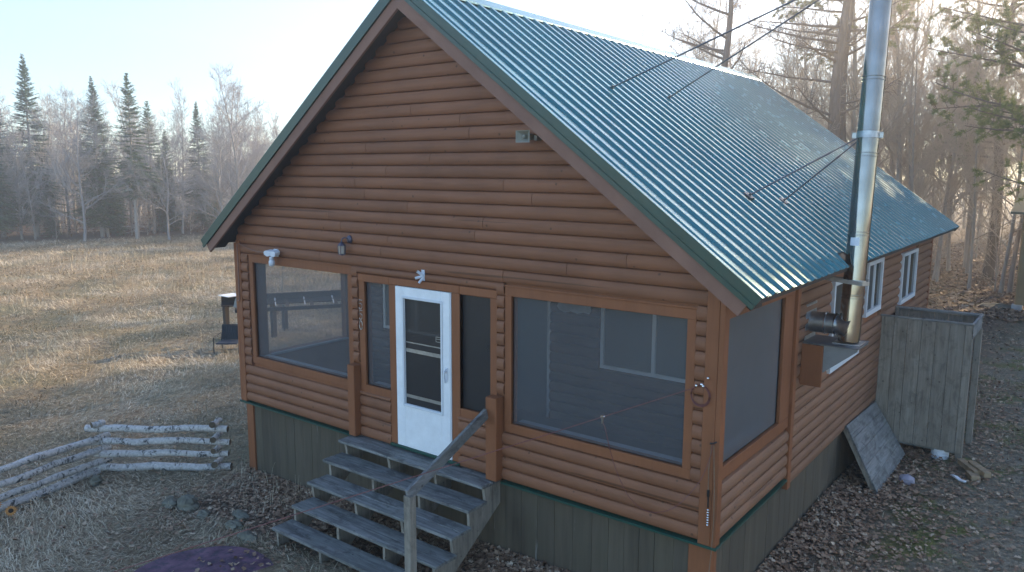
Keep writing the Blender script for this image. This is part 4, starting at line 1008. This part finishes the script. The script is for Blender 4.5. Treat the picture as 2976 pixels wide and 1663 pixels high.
def fir_proto(name, seed, H, Lm, first=.10, label='', group='', dens=1.0, gap=.3, power=.85, needle_m='needle', droop=.25, dead=True, cat='fir tree', card=.15):
    rr = random.Random(seed); tr = MB(); cr_ = MB(); dd_ = MB()
    N = 8; tr.tube([V(.02*math.sin(k), .02*math.cos(k*2), -.1+(H+.05)*k/N) for k in range(N+1)], [max(.008, (.011*H+.03)*(1-k/N)) for k in range(N+1)], 8)
    def card_(p, d, L_, w_):
        s_ = d.cross(V(rr.uniform(-.4,.4), rr.uniform(-.4,.4), 1))
        if s_.length < 1e-3: return
        s_.normalize(); cr_.t = min(1, max(0, rr.gauss(.4,.25)))
        a = cr_.vert(p); b_ = cr_.vert(p+d*L_*.5+s_*w_); c_ = cr_.vert(p+d*L_+V(0,0,-.02)); e_ = cr_.vert(p+d*L_*.5-s_*w_); cr_.face(a, b_, c_, e_)
    z_ = first*H
    while z_ < H*.995:
        f = (z_-first*H)/(H*(1-first)); Lz = Lm*((1-f)**power)*(1 if f > .12 else .55+.45*f/.12)+.05
        n = max(4, int(7*dens)) if Lz > .25 else 4
        for k in range(n):
            if rr.random() < .10: continue
            az = rr.uniform(0, 6.283); ln = Lz*rr.uniform(.65,1.15); d = V(math.cos(az), math.sin(az), .28-.55*(1-f)+.9*f**3).normalized(); p = V(0,0,z_+rr.uniform(-.1,.1)); 
            nseg = max(2, int(ln/.16)); q_ = p.copy(); dd = d.copy(); pts = [q_.copy()]
            for j in range(nseg):
                dd = (dd+V(0,0,.05 if j > nseg*.5 else -.03*droop*4)).normalized(); q2 = q_+dd*(ln/nseg); 
                s_ = dd.cross(V(0,0,1)).normalized(); tt = (j+.5)/nseg; wl = ln*.42*(1-tt)+.10
                if tt > .12:
                    for sg in (-1, 1):
                        for c2 in range(2):
                            card_(q_.lerp(q2, rr.random()), (s_*sg+dd*rr.uniform(.5,.9)+V(0,0,rr.uniform(-.25,.1))).normalized(), min(wl, .5)*rr.uniform(.7,1.2), .040+.03*rr.random())
                    card_(q_, (dd+V(0,0,-.3*rr.random())).normalized(), ln/nseg*1.8, .05)
                q_ = q2; pts.append(q_.copy())
            if ln > .5: dd_.tube([pts[0], pts[len(pts)//2], pts[-1]], [.012,.008,.004], 3, cap=False)
        z_ += gap*rr.uniform(.75,1.2)*(1 if f < .6 else .75)
    if dead:
        for k in range(int(26*dens)):
            z0 = rr.uniform(.04,first+.08)*H; az = rr.uniform(0,6.283); ln = Lm*rr.uniform(.3,.8); d = V(math.cos(az), math.sin(az), rr.uniform(-.25,.1)); p = V(0,0,z0); q_ = p+d*ln*.5; e_ = q_+(d+V(rr.uniform(-.3,.3),rr.uniform(-.3,.3),.1))*ln*.5
            dd_.tube([p,q_,e_], [.010,.007,.003], 3, cap=False)
            for j in range(5):
                b_ = q_.lerp(e_, rr.random()); dd_.tube([b_, b_+V(rr.uniform(-.3,.3),rr.uniform(-.3,.3),rr.uniform(-.1,.15))], [.005,.002], 3, cap=False)
    root = thing(name, (0,0,0), label, cat, group)
    obj('trunk', tr, M['bark'], root, smooth=60); obj('crown', cr_, M[needle_m], root)
    if dd_.f: obj('branches', dd_, M['twig'], root)
    return root
GH = 'leafless hardwoods along the far edge of the field'; GR = 'leafless hardwoods in the woods behind the cabin'; GF = 'evergreens in the wood edge'
LH = 'grey leafless hardwood in the wood edge beyond the field'; LR = 'tall leafless hardwood in the woods behind the right side of the cabin'
protoL = [bare_proto('bare_tree', 100+i, h_, r_, nl, first=fs, spread=sp, up=up_, label=LH, group=GH, crook=.07, dens=dn*.85, twig_r=.009) for i, (h_, r_, nl, fs, sp, up_, dn) in enumerate(((9.0,.09,26,.18,1.0,.8,1.0), (10.0,.11,30,.15,.95,.7,1.0), (8.2,.08,24,.12,1.15,.9,1.1), (9.6,.07,26,.3,.8,1.2,1.0)))]
protoR = [bare_proto('bare_tree', 200+i, h_, r_, nl, first=fs, spread=sp, up=up_, label=LR, group=GR, crook=.06, dens=dn, mats=('bark','twig_brown')) for i, (h_, r_, nl, fs, sp, up_, dn) in enumerate(((14,.095,30,.18,.75,.8,.9), (12,.07,28,.15,.75,.9,1.0), (16,.13,32,.25,.7,.7,.9), (9,.045,24,.12,.85,.9,1.0)))]
protoF = [fir_proto('fir_tree', 300, 12.5, 2.4, .10, 'F', GF, 1.45, .20, power=.95), fir_proto('fir_tree', 301, 10.9, 1.8, .28, 'F', GF, 1.2, .28, power=.8), fir_proto('fir_tree', 302, 8.0, 1.7, .04, 'dark young fir among the bare trunks at the edge of the field', GF, 1.3, .20)]
bush = bare_proto('sapling', 400, 3.2, .03, 16, first=.05, spread=1.2, up=1.0, label='thin leafless sapling in the undergrowth of the wood edge', group='saplings in the undergrowth', mats=('bark','twig_brown'), dens=1.0, cat='sapling')
used = set()
def put(proto, x, y, rz, sc, label=None, sz=None, group=None):
    z_ = float(hgt(x, y))-.03
    if proto.name not in used:
        used.add(proto.name); proto.location = (x, y, z_); proto.rotation_euler = (0,0,rz); proto.scale = (sc, sc, sz or sc)
        if label: proto['label'] = label
        r_ = proto
    else:
        base_label = proto.get('label0'); r_ = copy_thing(proto, (x, y, z_), rz, sc, label or base_label, sz)
    if group: r_['group'] = group
    return r_
for p in protoL+protoR+protoF+[bush]: p['label0'] = p['label']
tr_rnd = random.Random(11)
F0 = 'dark young fir among the bare trunks at the edge of the field'
for p in protoF: p['label0'] = F0
def polar(az, r_): return CAM.x+r_*math.sin(R(az)), CAM.y+r_*math.cos(R(az))
# anonymous hardwoods, left
pl_ = []
for i in range(135):
    az = -76+42*tr_rnd.random(); r_ = float(edge_r(az))+1.5+30*tr_rnd.random()**1.25; pl_.append((az, r_))
for i, (az, r_) in enumerate(sorted(pl_, key=lambda q_: q_[1])):
    x, y = polar(az, r_); put(protoL[i % 4], x, y, tr_rnd.random()*6.28, tr_rnd.uniform(.75,1.12), None)
# anonymous firs, left
for i in range(46):
    az = -77+42*tr_rnd.random(); r_ = float(edge_r(az))+2+26*tr_rnd.random(); x, y = polar(az, r_); put(protoF[2], x, y, tr_rnd.random()*6.28, tr_rnd.uniform(.45,.95))
for i in range(46):
    az = -76+42*tr_rnd.random(); r_ = float(edge_r(az))+.3+6*tr_rnd.random(); x, y = polar(az, r_); put(bush, x, y, tr_rnd.random()*6.28, tr_rnd.uniform(.6,1.3))
# the firs one can name
put(protoF[0], -49.0, 15.85, .3, 1.0, 'tallest fir with a broad sunlit spire, at the far left')
put(protoF[0], -46.8, 12.6, 2.3, .72, 'fir with yellowish low boughs at the left edge of the photo')
put(protoF[0], -50.2, 14.2, 4.3, .86, 'dark fir leaning on the left side of the tallest fir')
put(protoF[0], -45.1, 18.5, 1.3, .885, 'narrow dense fir, second spire from the left', sz=.88)
put(protoF[1], -41.2, 19.0, .8, 1.0, 'open fir with bare lower trunk, third spire from the left')
put(protoF[1], -45.0, 22.2, 2.8, .88, 'smaller fir just right of the open fir with bare trunk')
put(protoF[0], -45.0, 26.0, 3.8, .77, 'narrow dark fir spire standing alone above the bare trees', sz=.78)
put(protoF[2], -47.0, 24.5, 3.1, .95, 'short fir top between the open fir and the lone spire')
# named hardwoods, left
wb = bare_proto('bare_tree', 150, 9.4, .095, 30, first=.14, spread=1.25, up=.35, label='pale crooked leafless tree with long low limbs in front of the firs', group=GH, mats=('bark_pale','bark_pale'), crook=.10)
wb['label0'] = wb['label']; put(wb, -42.6, 16.2, .5, 1.0)
put(wb, -36.5, 22.5, 2.5, .82, 'pale spreading leafless tree at the wood edge beside the left roof slope')
put(wb, -38.6, 19.8, 4.5, .78, 'pale leafless tree right of the open fir, its limbs forking low')
put(protoL[1], -37.7, 24.3, 1.0, 1.13, 'tallest leafless tree with a fan-shaped crown against the sky beside the left roof slope')
put(protoL[3], -42.6, 23.0, 1.0, 1.08, 'tall thin leafless tree between the open fir and the lone fir spire')
# woods on the right
pr2 = []
for i in range(96):
    az = -25+26*tr_rnd.random(); r_ = float(edge_r(az))+1.5+42*tr_rnd.random()**1.1; pr2.append((az, r_))
for i, (az, r_) in enumerate(sorted(pr2, key=lambda q_: q_[1])):
    x, y = polar(az, r_); put(protoR[(i*3) % 4], x, y, tr_rnd.random()*6.28, tr_rnd.uniform(.8,1.15))
for i in range(24):
    az = -14+13*tr_rnd.random(); r_ = float(edge_r(az))+1+22*tr_rnd.random(); x, y = polar(az, r_); put(bush, x, y, tr_rnd.random()*6.28, tr_rnd.uniform(.7,1.4), 'thin leafless sapling on the leaf litter behind the cabin')
for (x, y, s_, lb_) in ((4.5,27.0,.9,'slim pale trunk on the leaf litter just right of the cabin back corner'), (6.45,26.9,.85,'grey trunk on the leaf litter, second to the right of the cabin back corner'), (7.5,26.6,1.0,'curved trunk rising beside the tan shed'), (5.1,28.7,.8,'thin trunk behind the slim pale trunk')):
    put(protoR[1], x, y, x*7, s_, lb_)
# the big trunks behind the roof
def pine(x, y, H, r0, seed, label, limbs, lean=0, needles=True):
    rr = random.Random(seed); root = thing('pine_tree', (x, y, float(hgt(x,y))), label, 'pine tree'); B0 = BASE[root.name]
    tr = MB(); N = 14; pts = [B0+V(.12*math.sin(k*.7)+lean*k/N, .1*math.cos(k*.5), -.2+H*k/N) for k in range(N+1)]; tr.tube(pts, [max(.03, r0*(1.15-.95*k/N)) for k in range(N+1)], 16); obj('trunk', tr, M['bark_dark'], root, smooth=60)
    lm = MB(); nd = MB()
    for (t_, az, ln, el) in limbs:
        f = t_*N; i = min(int(f), N-1); p = pts[i].lerp(pts[i+1], f-i); d = V(math.sin(R(az)), math.cos(R(az)), el).normalized(); ps = [p]; q_ = p.copy()
        for k in range(8): d = (d+V(rr.uniform(-.1,.1), rr.uniform(-.1,.1), rr.uniform(-.06,.12))).normalized(); q_ = q_+d*ln/8; ps.append(q_.copy())
        lm.tube(ps, [.045*(1-k/9)+.006 for k in range(9)], 6, cap=False)
        for k in range(int(ln*(6 if needles else 11))):
            tt = rr.uniform(.15,1); f2 = tt*8; j = min(int(f2), 7); b_ = ps[j].lerp(ps[j+1], f2-j); sd2 = (perp(d, rr)+d*.6+V(0,0,.1)).normalized(); L2 = rr.uniform(.3,.9)*(1.2-.6*tt); e_ = b_+sd2*L2
            m_ = b_.lerp(e_, .5)+V(0,0,rr.uniform(-.05,.08)); lm.tube([b_, m_, e_], [.010,.007,.003], 3, cap=False)
            for c3 in range(2):
                g_ = m_+(perp(sd2, rr)+sd2*.4).normalized()*rr.uniform(.15,.4); lm.tube([m_, g_], [.005,.002], 3, cap=False)
            if needles and tt > .3:
                for c2 in range(7):
                    c_ = b_.lerp(e_, rr.uniform(.4,1.05))
                    for c3 in range(16):
                        dv = (V(rr.uniform(-1,1), rr.uniform(-1,1), rr.uniform(-.5,.9))+sd2*.5).normalized(); s2 = perp(dv, rr)*.008; L3 = rr.uniform(.09,.16); nd.t = min(1, max(0, rr.gauss(.5,.25)))
                        nd.poly([c_-s2, c_+dv*L3*.6-s2, c_+dv*L3, c_+s2])
    obj('branches', lm, M['bark_dark'], root)
    if nd.f: obj('needles', nd, M['pine_needle'], root)
    return root
lr_ = random.Random(5)
pine(2.9, 20.8, 15, .245, 1, 'thick dark pine trunk standing behind the roof, left of the steel pipe', [(lr_.uniform(.38,.66), lr_.uniform(180,400), lr_.uniform(2.2,4), lr_.uniform(-.05,.35)) for k in range(16)]+[(.70+.02*k, lr_.uniform(0,360), lr_.uniform(2.5,4), .1) for k in range(8)], needles=False)
pine(2.6, 22.9, 17, .13, 6, 'slimmer green-boughed pine crossing behind the thick pine trunk', [(lr_.uniform(.5,.72), lr_.uniform(0,360), lr_.uniform(2,3.2), lr_.uniform(-.05,.2)) for k in range(14)])
pine(-.9, 20.2, 13, .22, 2, 'broken-barked thick trunk above the roof ridge end', [(lr_.uniform(.45,.8), lr_.uniform(0,360), lr_.uniform(1.5,3.0), lr_.uniform(.1,.6)) for k in range(22)], needles=False)
pine(9.8, 19.5, 15, .20, 3, 'pine outside the right edge whose green boughs hang into the top right corner', [(lr_.uniform(.26,.62), lr_.uniform(215,330), lr_.uniform(2.2,4.2), lr_.uniform(-.1,.2)) for k in range(15)])
pine(6.6, 31, 17, .2, 4, 'green pine deep in the woods right of the steel pipe', [(lr_.uniform(.3,.8), lr_.uniform(0,360), lr_.uniform(2,3.6), lr_.uniform(-.1,.2)) for k in range(30)])
for (x, y, s_, k_, lb_) in ((-2.6,16.8,.78,1,'leftmost slender leafless tree over the roof ridge'), (-1.75,18.0,.85,3,'straight slender leafless tree second from the left over the roof ridge'), (.9,21.5,.8,0,'leafless tree between the two thick trunks over the roof'), (-3.4,19.0,.7,1,'thin leafless tree whose twigs reach furthest left over the ridge')):
    put(protoR[k_], x, y, x*3, s_, lb_)
# unseen evergreens added outside the frame, sunward, to throw shade over the cabin
gi = 0
for (x, y, s_) in ((11.6,21.8,1.3),(13.4,17.6,1.15),(12.4,27.5,1.45),(14.6,25,1.45),(16.2,20.5,1.35),(14.5,21.5,1.3),(17.5,18,1.2),(18,24,1.35),(16.5,29,1.45),(20.5,31,1.4)):
    put(protoF[0], x, y, x*5, s_, 'unseen fir added right of the frame to shade the cabin', group='added shade firs right of the frame', sz=s_*1.1)
# little tree in the field, dark brush pile
sap = bare_proto('field_sapling', 401, 1.5, .022, 7, first=.25, spread=1.1, up=.9, label='small forked bare sapling standing in the field under the left eave tip', group=None, mats=('bark','bark'), cat='sapling', dens=.5)
used.add(sap.name); sap.location = (-11.0, 8.6, float(hgt(-11,8.6))); sap.scale = (1.25,)*3

# ------------------------------------------------------------------ ground cover (stuff)
rng = np.random.default_rng(3)
def in_cabin(x, y, m=0.0): return (x > -m) & (x < W+m) & (y > -m) & (y < L+m)
# matted dry grass
def blades(n, rmin, rmax, azmin, azmax, wd, ln, power=1.0):
    u = rng.random(n); r_ = rmin*(rmax/rmin)**(u**power); az = np.radians(rng.uniform(azmin, azmax, n))
    x = CAM.x+r_*np.sin(az); y = CAM.y+r_*np.cos(az)
    d_, a_ = dist_az(x, y)
    keep = (~in_cabin(x, y, .02)) & (d_ < edge_r(a_)-.3) & (rng.random(n) < 1-.85*sstep(5.2, 7.5, x)) & ~((x > .5) & (x < 8) & (y > -1.3) & (rng.random(n) < .85)) & (np.hypot(x-2.62, y+2.42) > .86+.05*rng.random(n))
    x, y, r_ = x[keep], y[keep], r_[keep]; n = len(x)
    fl_ = 2.2*np.sin(x*.8+1.3*np.sin(y*.6))+1.8*np.cos(y*.9+x*.35); ang = fl_+rng.normal(0, .75, n)
    s = (r_/9.)**.95; L_ = ln*rng.uniform(.5, 1.3, n)*s**.6; w_ = wd*rng.uniform(.6, 1.3, n)*s
    dx, dy = np.cos(ang), np.sin(ang); lift = rng.uniform(.1, .8, n)*rng.random(n)
    z0 = hgt(x, y)+.005; b1 = L_*.5; rise = L_*lift
    P = np.zeros((n, 6, 3)); nxv, nyv = -dy*w_/2, dx*w_/2
    cv = rng.normal(0, .18, n)*L_
    for k, (t, zz, ww) in enumerate(((0, 0, 1.0), (.55, 1.0, .9), (1.0, .7, .25))):
        cx_ = x+dx*L_*t-dy*cv*t*t; cy_ = y+dy*L_*t+dx*cv*t*t; cz_ = z0+rise*zz+.012
        P[:, 2*k, 0] = cx_-nxv*ww; P[:, 2*k, 1] = cy_-nyv*ww; P[:, 2*k, 2] = cz_
        P[:, 2*k+1, 0] = cx_+nxv*ww; P[:, 2*k+1, 1] = cy_+nyv*ww; P[:, 2*k+1, 2] = cz_
    base = (np.arange(n)*6)[:, None]; f = np.array([[0,1,3,2, 2,3,5,4]]); idx = (base+f).ravel()
    pt = .16*np.sin(x*.55+1.7*np.sin(y*.31))*np.sin(y*.47+1.3*np.sin(x*.23))+.13*np.sin(x*1.3+2*np.sin(y*.8))*np.sin(y*1.7)
    tone = np.repeat(np.clip(rng.normal(.50, .24, n)+pt-.08*sstep(-9, -1, x)*sstep(3, -1.5, y), 0, 1), 6)
    return P.reshape(-1, 3), idx, tone
def yard_blades(n):
    x = rng.uniform(7.7, 17, n); y = rng.uniform(-4, 26, n)**1.0
    cl = np.sin(x*1.3+np.sin(y*.9))*np.sin(y*1.1+.5*x); k = (cl+rng.normal(0, .45, n) > -.1) & (x > 8.3+.5*np.sin(y*1.7)) & ~((x > 7.6) & (x < 8.9) & (y > 6.2) & (y < 7.6)); x, y, cl = x[k], y[k], cl[k]; n = len(x)
    r_ = np.hypot(x-CAM.x, y-CAM.y); s = np.clip(r_/9, .8, 3); ang = rng.uniform(0, 6.28, n); L_ = .055*rng.uniform(.5, 1.4, n)*s**.6; w_ = .005*s*rng.uniform(.6, 1.3, n)
    P = np.zeros((n, 6, 3)); dx, dy = np.cos(ang), np.sin(ang); z0 = hgt(x, y)+.012
    for k_, (t, zz, ww) in enumerate(((0, 0, 1.0), (.5, .35, .9), (1.0, .5, .25))):
        for q_, sg in ((0, -1), (1, 1)):
            P[:, 2*k_+q_, 0] = x+dx*L_*t-dy*w_/2*sg*ww; P[:, 2*k_+q_, 1] = y+dy*L_*t+dx*w_/2*sg*ww; P[:, 2*k_+q_, 2] = z0+L_*zz
    idx = ((np.arange(n)*6)[:, None]+np.array([[0,1,3,2,2,3,5,4]])).ravel()
    return P.reshape(-1, 3), idx, np.repeat(np.clip(rng.normal(.30, .2, n), 0, 1), 6)
g1 = blades(300000, 7.0, 58, -76, -12, .0048, .105)
g2 = yard_blades(42000)
g1 = (np.concatenate([g1[0], g2[0]]), np.concatenate([g1[1], g2[1]+len(g1[0])]), np.concatenate([g1[2], g2[2]]))
o = bulk('grass', g1[0], 4, g1[1], M['straw'], g1[2]); tag(o, 'matted straw-coloured dry grass covering the field', 'grass', kind='stuff')
# taller stalks and weeds
def stalks(n, x0, x1, y0, y1, h0, h1, rad=.0035):
    x = rng.uniform(x0, x1, n); y = rng.uniform(y0, y1, n); k = ~in_cabin(x, y, .03); x = x[k]; y = y[k]; n = len(x)
    z0 = hgt(x, y); hh = rng.uniform(h0, h1, n); lx = rng.normal(0, .18, n)*hh; ly = rng.normal(0, .18, n)*hh
    P = np.zeros((n, 6, 3)); a = rng.uniform(0, 6.28, n); ox, oy = np.cos(a)*rad, np.sin(a)*rad
    for k, (t, ww) in enumerate(((0, 1), (.6, .8), (1.0, .5))):
        P[:, 2*k] = np.stack([x+lx*t*t-ox*ww, y+ly*t*t-oy*ww, z0+hh*t], 1); P[:, 2*k+1] = np.stack([x+lx*t*t+ox*ww, y+ly*t*t+oy*ww, z0+hh*t], 1)
    idx = ((np.arange(n)*6)[:, None]+np.array([[0,1,3,2,2,3,5,4]])).ravel(); return P.reshape(-1, 3), idx, np.repeat(rng.uniform(.5, 1, n), 6)
parts = [stalks(70, .1, 1.9, -.9, -.02, .08, .30, .0018), stalks(2600, -34, -8, 8, 24, .10, .42, .007), stalks(500, -20, -2, 0, 12, .1, .3, .006), stalks(700, 7.4, 14, -2, 14, .04, .12, .003)]
off = 0; Ps, Is, Ts = [], [], []
for P, i_, t_ in parts: Ps.append(P); Is.append(i_+off); Ts.append(t_); off += len(P)
o = bulk('weed_stalks', np.concatenate(Ps), 4, np.concatenate(Is), M['straw'], np.concatenate(Ts)); tag(o, 'thin dry weed stalks standing in the grass', 'weeds', kind='stuff')
# fallen leaves
def leaves(n, fx, size):
    x, y, s = fx(n); k = ~in_cabin(x, y, .0) | ((x > 0) & (x < W) & (y < .0)); x, y = x[k], y[k]; s = s[k] if hasattr(s, '__len__') else np.full(len(x), s); n = len(x)
    a = rng.uniform(0, 6.28, n); ca, sa = np.cos(a), np.sin(a); sz = size*s*rng.uniform(.55, 1.35, n); tilt = rng.normal(0, .45, (n, 2)); curl = rng.uniform(.05, .6, n)
    shape = np.array([[-1,0,0],[-.35,-.62,1],[.15,-.40,.5],[.45,-.70,1],[1,0,.2],[.45,.70,1],[.15,.40,.5],[-.35,.62,1]])
    P = np.zeros((n, 8, 3)); z0 = hgt(x, y)+.012+rng.random(n)*.025
    for j, (u, v, c) in enumerate(shape):
        lx = u*sz*.55; ly = v*sz*.55; zz = lx*tilt[:, 0]+ly*tilt[:, 1]+c*curl*sz*.35
        P[:, j, 0] = x+lx*ca-ly*sa; P[:, j, 1] = y+lx*sa+ly*ca; P[:, j, 2] = z0+np.abs(zz)
    idx = ((np.arange(n)*8)[:, None]+np.array([[0,1,2,7, 7,2,6,6][:4]+[7,2,6,6][:0]])).ravel()
    F = np.array([[0,1,2,7, 7,2,6,7][:4], [2,3,4,5], [2,5,6,7]])
    idx = ((np.arange(n)*8)[:, None]+F.ravel()[None]).ravel()
    return P.reshape(-1, 3), idx, np.repeat(np.clip(rng.normal(.45, .26, n), 0, 1), 8)
def side_yard(n):
    x = W+.02+rng.exponential(.75, n); y = rng.uniform(-1.2, 12, n); return x, y, 1.0
def yard_far(n):
    x = rng.uniform(5, 17, n); y = rng.uniform(-3, 26, n); return x, y, 1+np.clip((y-5)/20, 0, 1)*.6
def under_steps(n):
    x = rng.uniform(.1, 7.6, n); y = -np.abs(rng.exponential(.55, n)); return x, y, 1.0
def near_left(n):
    x = rng.uniform(-3, 3, n); y = rng.uniform(-3.6, .3, n); return x, y, 1.0
def forest_r(n):
    x = rng.uniform(-3, 13, n); y = rng.uniform(20, 50, n); return x, y, 1.9
parts = [leaves(13000, side_yard, .054), leaves(17000, yard_far, .058), leaves(11000, under_steps, .052), leaves(620, near_left, .062), leaves(24000, forest_r, .08)]
off = 0; Ps, Is, Ts = [], [], []
for P, i_, t_ in parts: Ps.append(P); Is.append(i_+off); Ts.append(t_); off += len(P)
o = bulk('leaf_litter', np.concatenate(Ps), 4, np.concatenate(Is), M['leaf'], np.concatenate(Ts)); tag(o, 'brown fallen leaves scattered over the yard and woods floor', 'leaves', kind='stuff')
# undergrowth with dead beech leaves, far wood edge
def under(n):
    P = []; T = []
    az = np.radians(rng.uniform(-77, -33, n)); 
    r_ = edge_r(np.degrees(az))+rng.uniform(.5, 14, n); x = CAM.x+r_*np.sin(az); y = CAM.y+r_*np.cos(az)
    cl = np.sin(x*.9)*np.sin(y*1.1+1)+rng.normal(0, .4, n); k = cl > .15; x = x[k]; y = y[k]; n = len(x)
    z = hgt(x, y)+np.abs(rng.normal(0, 1.0, n)); a = rng.uniform(0, 6.28, (n, 2)); s = .06
    d1 = np.stack([np.cos(a[:, 0])*s, np.sin(a[:, 0])*s, rng.uniform(-.05, .05, n)], 1); d2 = np.stack([np.cos(a[:, 1])*.03, np.sin(a[:, 1])*.03, np.full(n, s)], 1); c = np.stack([x, y, z], 1)
    P = np.stack([c-d1, c-d2, c+d1, c+d2], 1).reshape(-1, 3); return P, np.arange(len(P)), np.repeat(rng.random(n), 4)
u_ = under(14000); o = bulk('undergrowth', u_[0], 4, u_[1], M['beech'], u_[2]); tag(o, 'rust-brown dead leaves on the low undergrowth of the wood edge', 'undergrowth', kind='stuff')
# unused prototypes never placed are removed
for p in protoL+protoR+protoF+[bush]:
    if p.name not in used:
        for c in [c for c in bpy.data.objects if c.parent == p]: bpy.data.objects.remove(c)
        bpy.data.objects.remove(p)
for o in bpy.data.objects:
    if 'label0' in o: del o['label0']
# added haze volume; its glow towards the sun stands in for lens glare
hz = MB(); hz.box(-160, 140, -60, 160, -3.2, 34.0)
M['haze'] = bpy.data.materials.new('haze'); M['haze'].use_nodes = True; nt = M['haze'].node_tree; nt.nodes.remove(nt.nodes['Principled BSDF'])
pv = nt.nodes.new('ShaderNodeVolumePrincipled'); pv.inputs['Color'].default_value = (.98,.96,.92,1); pv.inputs['Density'].default_value = .0054; pv.inputs['Anisotropy'].default_value = .66
nt.links.new(pv.outputs[0], nt.nodes['Material Output'].inputs['Volume'])
tag(obj('haze', hz, M['haze']), 'thin haze added over the clearing in place of lens glare', 'haze', kind='stuff')
